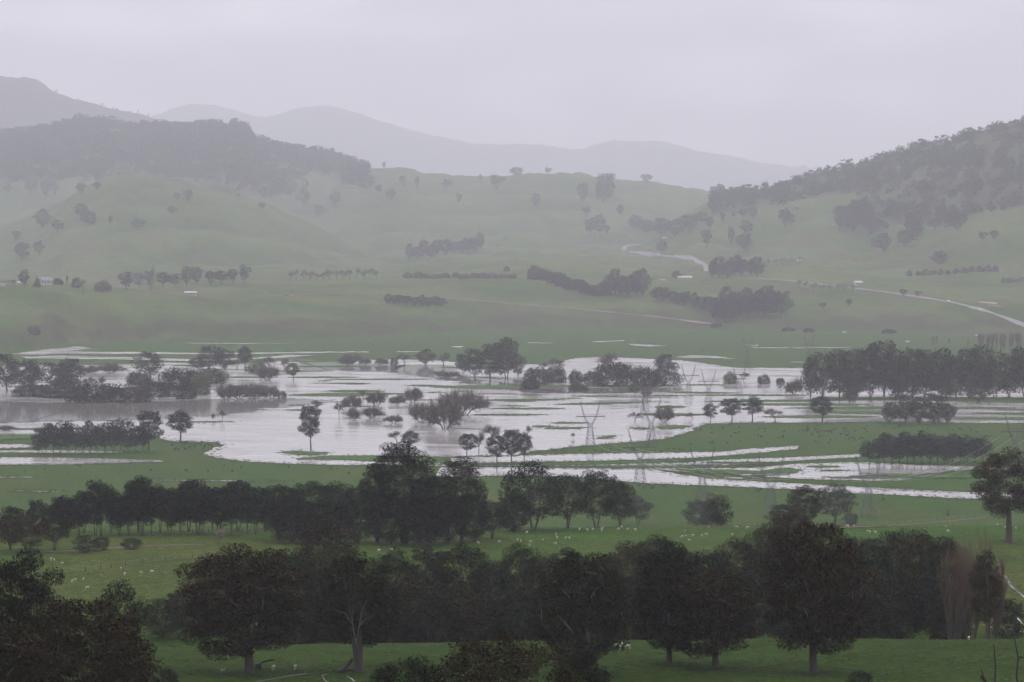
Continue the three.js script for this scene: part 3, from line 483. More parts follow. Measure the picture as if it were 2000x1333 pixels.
// the group on the terrace edge left of centre
const MIDGROUP = [['tall', [790, 1062, 858, 150], 'tallest gum of the view, clumped crown standing out against the floodwater', 'dark', 0], ['tall', [738, 1060, 904, 90], 'narrow gum on the shoulder of the tallest gum', 'dark', 1], ['tall', [900, 1058, 891, 112], 'flat-topped tall gum right of the tallest gum', 'dark', 2], ['oak', [545, 1056, 948, 125], 'broad gum with bare lower limbs at the end of the slender shelterbelt', 'dark', 0], ['wall', [605, 1060, 938, 120], 'dense gum between the shelterbelt and the tallest gum, leftmost of three', 'grey', 1], ['wall', [655, 1060, 942, 110], 'dense gum between the shelterbelt and the tallest gum, middle of three', 'dark', 2], ['wall', [698, 1062, 950, 100], 'dense gum between the shelterbelt and the tallest gum, rightmost of three', 'dark', 0], ['wall', [840, 1066, 930, 110], 'dense dark gum filling below the tallest gum', 'dark', 1], ['oak', [960, 1052, 978, 90], 'low rounded gum between the flat-topped gum and the sheep paddock', 'dark', 2],
  ['wall', [762, 1064, 958, 90], 'dense undergrowth gum at the left foot of the tallest gum', 'dark', 2], ['wall', [818, 1066, 952, 96], 'dense undergrowth gum at the right foot of the tallest gum', 'dark', 0], ['wall', [876, 1062, 960, 90], 'dense undergrowth gum left under the flat-topped gum', 'dark', 1], ['wall', [926, 1058, 962, 80], 'dense undergrowth gum right under the flat-topped gum', 'dark', 2], ['wall', [570, 1062, 965, 100], 'bushy gum beside the broad bare-limbed gum', 'dark', 0],
  ['oak', [1042, 1036, 897, 135], 'large gum with ragged crown at the head of the sheep paddock row', 'dark', 1], ['oak', [1108, 1034, 925, 96], 'second gum of the row above the sheep paddock', 'dark', 2], ['oak', [1165, 1032, 917, 104], 'third gum of the row above the sheep paddock, forked trunk', 'dark', 3], ['oak', [1212, 1030, 942, 78], 'fourth gum of the row above the sheep paddock', 'grey', 0], ['oak', [1246, 1026, 968, 62], 'small end gum of the row above the sheep paddock', 'grey', 1], ['wall', [1005, 1040, 962, 80], 'dense gum tucked under the large ragged gum', 'dark', 1],
  ['bush', [1362, 1026, 975, 62], 'dense rounded bush clump on the field, left half', 'dark', 0], ['cypress', [1388, 1026, 962, 60], 'dense pointed bush in the middle of the clump on the field', 'dark', 0], ['bush', [1407, 1027, 968, 52], 'dense rounded bush clump on the field, right half', 'dark', 2],
  ['solo', [1972, 1062, 878, 175], 'big solitary oak-like gum with stout trunk at the right edge of the sheep paddock', 'brown', 3], ['oak', [1630, 1024, 944, 80], 'gum with open crown before the lattice towers', 'dark', 2], ['wall', [1572, 1026, 946, 74], 'rust-tinged gum standing tall out of the gully belt', 'brown', 1], ['wall', [1530, 1030, 985, 86], 'olive bushy gum below the lattice tower', 'gum', 2], ['bush', [1665, 1026, 1003, 40], 'low bush at the foot of the open-crowned gum', 'grey', 1],
  ['oak', [20, 1076, 990, 90], 'grey-green gum at the left edge above the shelterbelt fence', 'dark', 0], ['oak', [52, 1082, 1004, 100], 'wide gum crown at the left edge of the green paddock', 'brown', 1], ['oak', [105, 1076, 985, 78], 'gum at the foot of the slender shelterbelt', 'dark', 2], ['oak', [70, 1060, 975, 60], 'distant gum peeping over the left edge crowns', 'dark', 3], ['bush', [165, 1080, 1046, 56], 'scruffy bush with pale stems beside the muddy track', 'grey', 2], ['bush', [200, 1076, 1048, 40], 'open leafy bush beside the muddy track', 'gum', 1], ['bush', [256, 1074, 1050, 48], 'low round green bush beside the muddy track', 'willow', 0]];
for (const [k, a, l, leaf, v] of MIDGROUP) tree(k, a, l, null, { leaf: l.includes('round green') ? 'grey' : leaf, v, from: 640 });
tree('bare', [426, 1064, 1034, 26], 'small bare reddish tree by the track in the green paddock', null, { leaf: 'plum', from: 640 });
for (let i = 0; i < 25; i++) { const r = rng(i + 900), u = 116 + i * 16.6 + (r() - 0.5) * 10; tree('belt', [u, (i % 3 ? 1047 : 1040) - i * 0.15 + r() * 2, 948 + 11 * Math.sin(i * 1.1) + (i < 3 ? 18 - i * 5 : 0) + (r() - 0.5) * 22, 34 + r() * 34], `slender-stemmed tree of the long shelterbelt before the flooded plain, ${ord(i)} from the left`, 'long shelterbelt', { leaf: ['grey', 'dark', 'grey'][i % 3], v: i, from: 640 }); }
console.log('near trees');

// ---- on the flooded plain
const wet = { from: 1700 };
for (let i = 0; i < 15; i++) { const r = rng(i + 40), u = 74 + i * 14.6; tree('slim', [u, 886 + (r() - 0.5) * 5, 819 + r() * 14 + (i === 0 ? 6 : 0), 24 + r() * 12], `slender tree of the plantation grove beside the flooded paddock, ${ord(i)} from the left`, 'plantation grove left of the flood', { ...wet, leaf: 'dark', v: i }); }
const PLAIN = [
  ['lone', [290, 884, 800, 58], 'tallest round-topped tree at the end of the plantation grove', 'dark'], ['lone', [352, 864, 803, 58], 'solitary rounded tree at the water edge above black cattle', 'dark'], ['lone', [607, 880, 789, 50], 'lone tree with bare lower trunk standing in open floodwater', 'dark'], ['bare', [617, 806, 781, 30], 'small bare tree just behind the lone tree in the floodwater', 'twig'],
  ['lone', [912, 894, 846, 40], 'narrow grey-green tree at the island behind the flat-topped gum', 'dark'], ['lone', [970, 912, 848, 44], 'left of three trees with pale trunks at the water channel', 'dark'], ['lone', [1000, 910, 837, 52], 'middle and tallest of three trees at the water channel', 'dark'], ['lone', [1024, 906, 846, 40], 'right of three trees at the water channel, open crown', 'grey'], ['bare', [960, 868, 829, 46], 'bare round-headed tree behind the three channel trees', 'twig'], ['bare', [1030, 858, 832, 18], 'thin bare tree right of the three channel trees', 'twig'], ['bare', [935, 885, 845, 30], 'bare tree between the channel trees', 'twig'], ['lone', [800, 884, 842, 60], 'grey-green treetop showing over the tallest gum', 'grey'], ['bare', [775, 870, 842, 30], 'bare pale tree beside the grey-green treetop', 'twig'],
  ['willow', [870, 840, 775, 70], 'big leafless willow with fanned stems in the floodwater', 'twig'], ['willow', [905, 812, 765, 80], 'wide leafless willow behind the fanned willow', 'twig'], ['willow', [822, 826, 788, 52], 'leafless willow left of the big fanned willow', 'twig'], ['willow', [806, 788, 759, 36], 'windswept leafless willow upstream of the big fanned willow', 'twig'], ['willow', [775, 792, 772, 32], 'small leafless willow left of the windswept willow', 'twig'], ['willow', [688, 800, 773, 40], 'leafless willow at the long grass island', 'twig'], ['willow', [735, 795, 766, 36], 'leafless willow with greenish base beside the grass island', 'grey'], ['bare', [710, 782, 762, 24], 'small bare tree on the end of the grass island', 'twig'], ['willow', [725, 818, 796, 36], 'half-drowned willow with bent bare limbs', 'twig'], ['willow', [692, 822, 798, 22], 'half-drowned bare shrub beside the bent willow', 'twig'], ['bare', [662, 820, 785, 20], 'faint bare sapling in open water', 'twig'], ['willow', [770, 828, 812, 34], 'drowned twig clump on a mud bar', 'twig'],
  ['bare', [1240, 825, 806, 30], 'pair of pale bare shrubs on a mud bar', 'twig'], ['willow', [1297, 826, 796, 40], 'dark leafless shrub before the right-hand field', 'twig'], ['bare', [1352, 820, 806, 28], 'low bent bare shrub beside the dark leafless shrub', 'twig'], ['bare', [1120, 858, 846, 10], 'tiny lone sapling standing in the flood', 'twig'],
  ['lone', [1388, 828, 789, 32], 'left tree of the trio at the field edge', 'dark'], ['lone', [1430, 826, 777, 46], 'middle tree of the trio at the field edge', 'dark'], ['lone', [1470, 825, 775, 48], 'right tree of the trio at the field edge, spreading crown', 'grey'], ['bare', [1515, 825, 798, 46], 'row of bare shrubs right of the field-edge trio', 'twig'], ['lone', [1606, 828, 775, 56], 'solitary dense dark tree in front of the large riverside grove', 'dark'],
  ['grove', [14, 764, 692, 70], 'large dark tree at the left edge of the floodwater', 'brown'], ['grove', [55, 764, 704, 62], 'rust-tinged tree at the left edge of the floodwater', 'brown'], ['lone', [62, 760, 712, 40], 'thin-trunked tree between the dark left-edge trees', 'dark'], ['grove', [112, 762, 706, 70], 'dark tree beside the leftmost flood trees', 'dark'], ['grove', [138, 756, 698, 56], 'pointed dark tree among the left flooded scrub', 'dark'],
  ['grove', [295, 738, 688, 66], 'round dark tree behind the flooded scrub', 'dark'], ['grove', [410, 722, 676, 56], 'large dark tree on the far bank, left of the slim one', 'dark'], ['grove', [440, 724, 684, 40], 'dark tree joined to the large far-bank tree', 'dark'], ['grove', [388, 722, 698, 40], 'low tree under the large far-bank tree', 'dark'], ['lone', [478, 724, 677, 34], 'slim flat-topped tree with bare trunk at the far bank', 'dark'], ['bare', [462, 722, 700, 26], 'bare tree behind the slim flat-topped tree', 'twig'], ['scrub', [502, 730, 710, 44], 'green willow bush on the far bank', 'willow'], ['bare', [526, 724, 696, 30], 'bare tree behind the green willow bush', 'twig'], ['willow', [522, 744, 716, 40], 'leafless willow with splayed stems below the green bush', 'twig'], ['lone', [572, 745, 708, 34], 'young green willow in leaf standing in water', 'willow'], ['bare', [555, 722, 702, 20], 'small bare tree behind the young green willow', 'twig'],
  ['scrub', [60, 775, 755, 80], 'dark scrub at the left water edge', 'dark'], ['scrub', [120, 778, 752, 90], 'brown scrub under the pointed dark tree', 'brown'], ['scrub', [185, 786, 756, 110], 'broad brown scrub mass reflected in the flood', 'brown'], ['scrub', [245, 786, 758, 100], 'brown scrub mass right of the broad one', 'brown'], ['scrub', [300, 776, 750, 80], 'dark green scrub above the reflecting pool', 'dark'], ['scrub', [350, 762, 728, 90], 'reddish-brown scrub before the far-bank trees', 'brown'], ['scrub', [265, 752, 732, 60], 'reddish scrub left of the round dark tree', 'brown'], ['scrub', [405, 750, 724, 70], 'grey-brown scrub below the large far-bank tree', 'brown'], ['scrub', [390, 772, 738, 44], 'yellow-green willow scrub at the pool edge', 'willow'], ['scrub', [365, 780, 750, 40], 'olive scrub beside the yellow-green willow', 'gum'], ['scrub', [130, 752, 738, 50], 'pale green willow scrub left of the bare trees', 'willow'],
  ['bare', [176, 765, 736, 34], 'bare tree with upright limbs among the left scrub', 'twig'], ['bare', [200, 764, 735, 26], 'bare tree right of its twin among the left scrub', 'twig'], ['willow', [170, 730, 714, 50], 'leafless reeds-like scrub on the far side, left', 'twig'], ['willow', [215, 730, 710, 56], 'leafless scrub left of the round dark tree', 'twig'], ['willow', [440, 782, 752, 44], 'leafless willow row at the pool, first stem clump', 'twig'], ['willow', [468, 781, 752, 48], 'leafless willow row at the pool, second stem clump', 'twig'], ['willow', [500, 780, 750, 48], 'leafless willow row at the pool, third stem clump', 'twig'], ['willow', [530, 779, 756, 34], 'leafless willow row at the pool, fourth stem clump', 'twig'], ['scrub', [552, 778, 766, 14], 'tiny bush at the end of the leafless willow row', 'brown'], ['bare', [415, 824, 808, 12], 'dead stick tree on the mud bar in the reflecting pool', 'twig'], ['bare', [434, 824, 800, 14], 'taller dead stick tree on the mud bar', 'twig'], ['willow', [10, 842, 832, 30], 'drowned twigs at the left edge', 'twig'],
  ['grove', [905, 730, 690, 36], 'left tree of the tall dark mid-flood grove', 'dark'], ['grove', [928, 738, 682, 52], 'second tree of the tall dark mid-flood grove', 'dark'], ['grove', [958, 742, 674, 60], 'third tree of the tall dark mid-flood grove', 'dark'], ['grove', [990, 740, 662, 60], 'tallest tree of the dark mid-flood grove', 'dark'], ['grove', [1012, 736, 690, 34], 'right tree of the dark mid-flood grove', 'dark'], ['willow', [875, 738, 726, 60], 'flattened drowned branches left of the mid-flood grove', 'twig'],
  ['willow', [682, 716, 693, 44], 'pair of leafless trees at the far water edge', 'twig'], ['willow', [712, 714, 700, 22], 'faint leafless shrub at the far water edge', 'twig'], ['willow', [745, 714, 700, 26], 'second faint leafless shrub at the far water edge', 'twig'], ['scrub', [770, 716, 702, 16], 'small round green bush at the far water edge', 'willow'], ['bare', [790, 716, 690, 30], 'bare tree beside the small round green bush', 'twig'], ['grove', [830, 714, 682, 40], 'dark tree left of the mid-flood grove', 'dark'], ['bare', [866, 716, 690, 36], 'grey bare tree between dark tree and mid-flood grove', 'twig'],
  ['scrub', [1050, 752, 724, 50], 'dark scrub right of the mid-flood grove', 'dark'], ['scrub', [1085, 748, 722, 44], 'dark scrub, second of the midstream line', 'dark'], ['scrub', [1040, 762, 742, 44], 'brown scrub before the midstream line', 'brown'], ['scrub', [1125, 752, 728, 34], 'rounded scrub, third of the midstream line', 'dark'], ['scrub', [1158, 752, 730, 40], 'rounded scrub, fourth of the midstream line', 'dark'], ['bare', [1088, 728, 700, 34], 'leafless tree behind the midstream scrub', 'twig'], ['bare', [1060, 726, 708, 26], 'faint bare tree behind the midstream scrub', 'twig'], ['bare', [1190, 740, 688, 52], 'tall greyish tree behind the midstream willow thicket', 'twig'], ['scrub', [1195, 756, 716, 70], 'large twiggy willow thicket, middle of the midstream line', 'grey'], ['willow', [1215, 748, 712, 50], 'leafless crown rising from the willow thicket', 'twig'], ['scrub', [1255, 757, 724, 60], 'green-grey willow thicket right of the large one', 'grey'], ['scrub', [1295, 754, 722, 54], 'pale green willow at the end of the midstream line', 'grey'], ['grove', [1298, 734, 690, 40], 'dark tree over the end of the midstream line', 'dark'], ['grove', [1316, 728, 708, 22], 'small dark tree beside the last midstream tree', 'dark'], ['lone', [1240, 776, 748, 30], 'yellowish bending willow on its own', 'willow'], ['willow', [1262, 776, 758, 22], 'bare shrub by the yellowish willow', 'twig'], ['scrub', [1130, 764, 754, 40], 'drowned low scrub before the midstream line', 'brown'],
  ['scrub', [1425, 751, 732, 26], 'yellow-green bush in the far flood beyond the towers', 'willow'], ['bare', [1452, 745, 728, 22], 'bare tree in the far flood beyond the towers', 'twig'], ['scrub', [1492, 751, 735, 24], 'olive bush in the far flood left of the riverside grove', 'grey'], ['scrub', [1525, 752, 741, 18], 'small brown bush in the far flood', 'brown'], ['willow', [1550, 772, 742, 34], 'leafless willow at the edge of the riverside grove', 'twig'], ['bare', [1526, 768, 752, 8], 'snag standing in water by the riverside grove', 'twig'],
];
for (const [k, a, l, leaf] of PLAIN) tree(k, a, l, null, { ...wet, leaf });
const RIVER = [[1582, 778, 698, 46], [1606, 782, 688, 62], [1640, 780, 692, 56], [1668, 784, 682, 60], [1700, 780, 672, 66], [1726, 778, 667, 64], [1752, 778, 690, 60], [1782, 780, 678, 64], [1808, 782, 688, 60], [1838, 780, 680, 66], [1868, 782, 692, 60], [1895, 780, 684, 60], [1918, 776, 676, 50], [1945, 780, 705, 56], [1972, 778, 690, 60], [2004, 780, 678, 70], [1660, 786, 730, 56], [1760, 788, 735, 60], [1840, 790, 745, 60], [1910, 788, 735, 56], [2040, 784, 690, 80]];
RIVER.sort((a, b) => a[0] - b[0]).forEach((a, i) => tree('grove', [a[0], a[1], a[2] + 14 * (rng(i + 5)() - 0.5), a[3] * 1.05], `dense tree of the large riverside grove at the right, ${ord(i)} from its left end`, 'large riverside grove', { ...wet, leaf: i % 3 ? 'dark' : 'brown', v: i }));
const FRONT = [[1738, 828, 786, 44], [1768, 828, 784, 40], [1796, 830, 778, 50], [1826, 830, 782, 44], [1850, 828, 786, 36]];
FRONT.forEach((a, i) => tree('grove', a, `dark tree of the short row before the riverside grove, ${ord(i)} from the left`, 'short row before the riverside grove', { ...wet, leaf: 'dark' }));
for (let i = 0; i < 16; i++) { const r = rng(i + 70), u = 1698 + i * 14.8; tree('slim', [u, 906 - (i > 12 ? 3 : 0) + (r() - 0.5) * 4, (i < 2 ? 856 : 842) + r() * 13 + (i > 12 ? 6 : 0), 30 + r() * 14], `tree of the leafy plantation above the reflecting pond, ${ord(i)} from the left`, 'plantation above the pond', { ...wet, leaf: 'grey', v: i + 2 }); }
for (let i = 0; i < 12; i++) tree('spar', [1912 + i * 8.4, 695 - i * 0.2, 652 - i * 0.3, 12], `thin leafless poplar of the far right row, ${ord(i)} from the left`, 'far poplar row', { ...wet, leaf: 'plum', v: i, name: 'poplar_tree' });
[[1822, 680, 658], [1830, 680, 656], [1853, 681, 660], [1890, 683, 662]].forEach(([u, b, t], i) => tree('spar', [u, b, t, 8], `small thin poplar before the far poplar row, ${ord(i)} from the left`, 'small far poplars', { ...wet, leaf: 'plum', v: i, name: 'poplar_tree' }));
console.log('plain trees');

// ---- at the foot of the hills and on their slopes
const far = { from: 4300 };
function row(kind, n, u0, u1, vb0, vb1, h, w, label, group, leaf, jit = 3) { for (let i = 0; i < n; i++) { const r = rng(i * 7 + n * 131 + (u0 | 0)), t = n > 1 ? i / (n - 1) : 0, vb = lerp(vb0, vb1, t) + (r() - 0.5) * jit; tree(kind, [lerp(u0, u1, t) + (r() - 0.5) * 4, vb, vb - h * (0.8 + 0.4 * r()), w * (0.8 + 0.4 * r())], `${label}, ${ord(i)} from the left`, group, { ...far, leaf, v: i }); } }
row('hilltree', 11, 247, 478, 566, 553, 31, 27, 'dark rounded tree of the row above the white shed', 'row above the white shed', 'dark');
row('bare', 14, 566, 735, 550, 546, 20, 16, 'bare tree of the faint leafless row at the hill foot', 'faint leafless row', 'twig');
row('grove', 9, 756, 862, 594, 600, 22, 22, 'dark tree of the small clump on the track', 'small clump on the track', 'dark');
row('grove', 11, 800, 940, 508, 488, 28, 26, 'tree of the hillside copse above the hill foot', 'hillside copse', 'dark', 6);
row('scrub', 12, 795, 1000, 543, 545, 8, 20, 'brown scrub of the hedge at the hill foot', 'hill foot hedge', 'plum');
row('scrub', 12, 1045, 1180, 545, 580, 19, 26, 'dark scrub of the creek line running down to the plain', 'creek line scrub', 'brown', 8);
row('grove', 6, 1188, 1256, 578, 582, 48, 30, 'dark tree of the clump midway along the creek line', 'creek line clump', 'dark', 4);
row('grove', 9, 1282, 1400, 585, 612, 26, 30, 'dark tree of the belt narrowing toward the creek copse', 'creek belt', 'dark', 3);
row('grove', 9, 1400, 1525, 630, 612, 46, 40, 'dark tree of the heart-shaped creek copse', 'heart-shaped copse', 'dark', 10);
row('grove', 5, 1415, 1500, 606, 600, 40, 34, 'dark tree at the back of the heart-shaped creek copse', 'back of the heart-shaped copse', 'dark', 6);
row('grove', 7, 1390, 1480, 542, 540, 36, 26, 'tree of the clump beside the road bend', 'clump beside the road bend', 'dark', 5);
row('bare', 8, 1560, 1665, 565, 572, 18, 16, 'bare tree along the valley road before the white shed', 'bare roadside trees', 'plum', 4);
row('scrub', 12, 1775, 1945, 540, 530, 9, 14, 'grey bush of the hedge on the right-hand slope', 'right slope hedge', 'plum');
row('scrub', 5, 1960, 2010, 552, 549, 8, 12, 'grey bush of the short hedge at the right edge', 'short right hedge', 'plum');
row('bare', 5, 1500, 1560, 522, 516, 18, 16, 'bare tree of the group above the road bend', 'bare group above the bend', 'plum', 5);
const SLOPE = [[32, 472, 450, 16], [42, 507, 475, 34], [75, 500, 470, 22], [82, 446, 408, 34], [113, 456, 428, 26], [160, 424, 398, 32], [175, 441, 414, 32], [215, 440, 420, 10], [268, 449, 428, 28], [336, 420, 403, 24], [344, 390, 376, 14], [368, 395, 370, 22], [510, 410, 396, 16], [466, 388, 378, 8], [594, 405, 372, 28], [622, 424, 398, 18], [654, 413, 376, 22], [12, 380, 356, 24], [60, 380, 352, 26], [90, 388, 352, 22], [105, 385, 355, 18], [158, 380, 358, 24], [188, 372, 356, 18],
  [740, 380, 360, 18], [764, 392, 370, 22], [786, 365, 342, 14], [815, 372, 345, 12], [872, 372, 350, 22], [896, 398, 378, 14], [938, 356, 340, 8], [970, 372, 342, 30], [1010, 344, 326, 34], [1070, 340, 328, 16], [1047, 410, 378, 20], [1138, 398, 356, 22], [1180, 398, 340, 40], [1173, 382, 360, 24], [1192, 356, 338, 26], [1264, 358, 340, 28], [1146, 424, 404, 18], [1152, 462, 425, 26], [1172, 464, 418, 28], [1186, 458, 440, 14], [1212, 424, 400, 18], [750, 332, 316, 8], [842, 338, 330, 10],
  [1292, 500, 468, 22], [1240, 448, 420, 34], [1266, 456, 430, 34], [1292, 462, 425, 40], [1318, 462, 428, 40], [1345, 448, 420, 34], [1370, 440, 412, 30], [1347, 456, 434, 20], [1386, 448, 424, 22], [1380, 484, 448, 24], [1429, 488, 444, 14], [1454, 488, 456, 34], [1458, 462, 432, 28], [1452, 426, 408, 20], [1470, 428, 404, 22], [1412, 434, 414, 14], [1534, 446, 408, 28], [1545, 440, 418, 24], [1556, 412, 404, 10], [1725, 492, 456, 36], [1768, 480, 448, 40], [1790, 470, 440, 30], [1700, 458, 430, 22], [1835, 518, 490, 36], [1640, 450, 400, 30], [1665, 452, 392, 36], [1690, 440, 388, 34], [1805, 400, 350, 28], [1785, 462, 412, 40], [1825, 452, 424, 30], [1870, 452, 410, 40], [1765, 580, 565, 16], [1794, 580, 568, 14], [1658, 600, 584, 14], [1608, 602, 592, 24], [1942, 470, 450, 20], [1920, 470, 452, 18]];
const seenSlope = {}; SLOPE.sort((a, b) => a[0] - b[0]).forEach((a, i) => { const k = a[0] < 700 ? 'on the misty left-hand grass spur' : a[0] < 1230 ? 'on the misty central hill' : 'on the slopes below the right-hand wooded hill', n = seenSlope[k] = (seenSlope[k] ?? -1) + 1; tree(a[3] > 30 ? 'grove' : 'hilltree', a, `scattered dark tree ${k}, ${ord(n)} from the left`, a[0] < 700 ? 'trees on the left spur' : a[0] < 1230 ? 'trees on the central hill' : 'trees on the right slopes', { ...far, leaf: 'dark', v: i, name: 'hillside_tree' }); });
const SKYLINE = [[1956, 252, 231, 26], [1910, 262, 240, 32], [1880, 268, 248, 26], [1852, 272, 252, 22], [1822, 274, 253, 30], [1800, 282, 264, 30], [1775, 290, 270, 30], [1740, 300, 282, 28], [1700, 312, 294, 30], [1675, 318, 297, 30], [1648, 328, 306, 30], [1620, 338, 318, 34], [1595, 345, 325, 32], [1565, 348, 322, 34], [1545, 356, 334, 30], [1520, 360, 342, 30], [1500, 366, 345, 30], [1480, 372, 356, 30], [1450, 378, 362, 34], [1420, 386, 370, 30], [1395, 392, 376, 20], [500, 276, 258, 14], [560, 295, 276, 16], [612, 306, 286, 18], [640, 311, 292, 16], [480, 262, 240, 22], [660, 318, 300, 18], [690, 326, 308, 20]];
SKYLINE.forEach((a, i) => tree('hilltree', a, a[0] > 1000 ? `spreading tree on the skyline of the right-hand wooded hill, ${ord(i)} from the right` : `tree on the skyline of the left wooded ridge, ${ord(i - 21)} of its broken end`, 'skyline trees', { ...far, leaf: 'dark', v: i, name: 'hillside_tree' }));
tree('hilltree', [47, 562, 529, 22], 'dark pine-like tree beside the white hilltop house', null, { ...far, leaf: 'dark' });
tree('cypress', [72, 562, 539, 18], 'dark conical tree in front of the white hilltop house', null, { ...far, leaf: 'dark' });
tree('scrub', [112, 556, 546, 18], 'dark rounded hedge bush right of the white hilltop house', null, { ...far, leaf: 'dark' });
tree('bare', [27, 560, 546, 16], 'bare tree at the left end of the hilltop house garden', null, { ...far });
tree('spar', [129, 562, 538, 6], 'thin dead pole-like tree on the hilltop beside the house', null, { ...far });
tree('scrub', [150, 562, 546, 20], 'pinkish leafless bush on the hilltop', null, { ...far, leaf: 'plum' });
tree('bare', [163, 574, 545, 26], 'pinkish leafless tree on the hilltop', null, { ...far, leaf: 'plum' });
tree('scrub', [200, 570, 552, 32], 'grey-pink leafless bush at the gap in the hilltop', null, { ...far, leaf: 'plum' });
tree('scrub', [66, 654, 640, 26], 'pale leafless bush low on the left bank', null, { ...far, leaf: 'plum' });
tree('grove', [1322, 546, 528, 20], 'round dark tree beside the white farm roof', null, { ...far, leaf: 'dark' });
[[1400, 640, 633, 22], [1540, 648, 641, 24], [1580, 650, 643, 22], [1735, 652, 645, 30], [990, 530, 522, 12]].forEach((a, i) => tree('scrub', a, `low brown scrub at the foot of the far bank, ${ord(i)} of five`, 'far bank scrub', { ...far, leaf: 'brown' }));
// the woods on the ridges read as one mass
{
  const r = rng(4242), spots = [];
  for (let i = 0; i < 150000 && spots.length < 7000; i++) {
    const u = -420 + r() * 2840, d = 6800 + r() * 7600, x = (u - CX) / FOCAL * d, z = -d, y = land(x, z), [pu, pv] = project(V(x, y, z));
    const patch = fbm(x / 160, z / 160, 2) + 0.5 * r(); if (Math.abs(pu - 1000) < 1400 && patch > (pu > 1200 ? 0.2 : 0.02) && (pu > 1200 || d > 10200) && wooded(pu, pv + (r() - 0.5) * 24, d)) spots.push([x, y, z, (17 + r() * 14) * d / 8000]);
  }
  for (let i = 0; i < 2600; i++) { const u = -420 + r() * 2840, d = 17500 + r() * 21000, x = (u - CX) / FOCAL * d, z = -d, y = land(x, z); if (y > 150) spots.push([x, y, z, 20 + r() * 12]); }
  for (const v of [0, 1]) {
    const mine = spots.filter((_, i) => i % 2 === v), pr = proto('forest', v), im = new THREE.InstancedMesh(pr.crown, LEAF.dark, mine.length), m = new THREE.Matrix4(), q = new THREE.Quaternion();
    mine.forEach(([x, y, z, h], i) => im.setMatrixAt(i, m.compose(V(x, y - 1, z), q.setFromAxisAngle(V(0, 1, 0), r() * 6.283), V(h * (0.9 + r() * 0.5), h, h * (0.9 + r() * 0.5)))));
    im.name = numbered('hill_forest'); im.castShadow = im.receiveShadow = true; im.userData = { kind: 'stuff', label: 'misty eucalypt woodland covering the far ridges', category: 'forest' }; scene.add(im);
  }
}
console.log('hill trees');

// ---------------------------------------------------------------- dead wood near the camera and on the paddock
const soupMesh = (name, f, m, parent) => { const s = Soup(); f(s); const g = s.geo(false); return mesh(name, g, m, parent); };
{ // dead snag whose tips show at the bottom right corner
  const d = 120, P = (u, v) => { const q = dirOf(u, v), t = d / -q.z; return V(q.x * t, EYE + q.y * t, q.z * t); }, b = P(1985, 1420), gy = land(b.x, b.z);
  const t = thing('dead_tree', 'black dead branch tips poking up at the bottom right corner', 'dead tree', null, V(b.x, gy, b.z)), l = (u, v, dz = 0) => { const p = P(u, v).sub(t.position); p.z += dz; return p; };
  soupMesh('trunk', (s) => { s.tube([V(0, -0.3, 0), V(0.1, (b.y - gy) * 0.5, 0.05), l(1985, 1420)], 0.24, 0.13, 8); }, DEADBARK, t);
  const branch = (...pts) => soupMesh('branch', (s) => s.tube(pts.map(([u, v], i) => l(u, v, i * 0.05)), 0.075, 0.028, 6), DEADBARK, t);
  branch([1985, 1420], [1955, 1370], [1943, 1330], [1944, 1300], [1940, 1258]); branch([1985, 1420], [1990, 1350], [1985, 1320], [1988, 1285], [1980, 1245]); branch([1955, 1370], [1930, 1340], [1922, 1325], [1916, 1308]); branch([1930, 1340], [1920, 1326], [1914, 1318]); branch([1988, 1285], [1996, 1283], [2004, 1287]); branch([1985, 1420], [1997, 1350], [1994, 1328]);
}
{
  const p = spot(684, 1314, 380), k = project(p)[2] / FOCAL, t = thing('fallen_log', 'dark fallen log with a broken limb pointing up beside the leaning gum', 'log', null, p), a = (x, y, z = 0) => V(x * k, y * k, z * k);
  soupMesh('log', (s) => s.tube([a(-26, 2), a(-10, 5), a(2, 7, 5), a(18, 4, 9), a(30, 2, 4)], 4.5 * k, 2.4 * k, 8), DEADBARK, t);
  soupMesh('limb', (s) => s.tube([a(-14, 4), a(-7, 12), a(2, 24), a(4, 28)], 4.4 * k, 3.2 * k, 7), DEADBARK, t);
}
{
  const p = spot(504, 1308, 380), k = project(p)[2] / FOCAL, t = thing('tree_stump', 'square dark stump with a dead limb beside the domed gum', 'stump', null, p), a = (x, y, z = 0) => V(x * k, y * k, z * k);
  soupMesh('stump', (s) => s.tube([a(0, -1), a(0.4, 6), a(0, 11)], 7.2 * k, 6 * k, 9), DEADBARK, t);
  soupMesh('limb', (s) => s.tube([a(-4, 9), a(8, 13, -6), a(20, 16, -10), a(28, 17, -12)], 1.6 * k, 2.6 * k, 6), DEADBARK, t);
}
{ // pale dead limbs showing through the leaning gum
  const p = spot(704, 1314, 380); p.z += 3; const k = project(p)[2] / FOCAL, t = thing('dead_branch', 'pale bare limbs in the crown of the leaning gum', 'branch', null, p.clone().add(V(-2 * k, 95 * k, 7))), a = (x, y, z = 0) => V(x * k, y * k, z * k);
  for (const q of [[[0, -20], [-6, 15], [-22, 38], [-40, 44]], [[0, -20], [8, 20], [12, 45], [20, 62]], [[4, 10], [18, 26], [32, 32], [40, 42]], [[-4, 0], [-8, 30], [-4, 52]]]) soupMesh('limb', (s) => s.tube(q.map(([x, y]) => a(x, y, 4)), 0.5 * k, 0.22 * k, 5), mat(0.11, 0.1, 0.09), t);
}
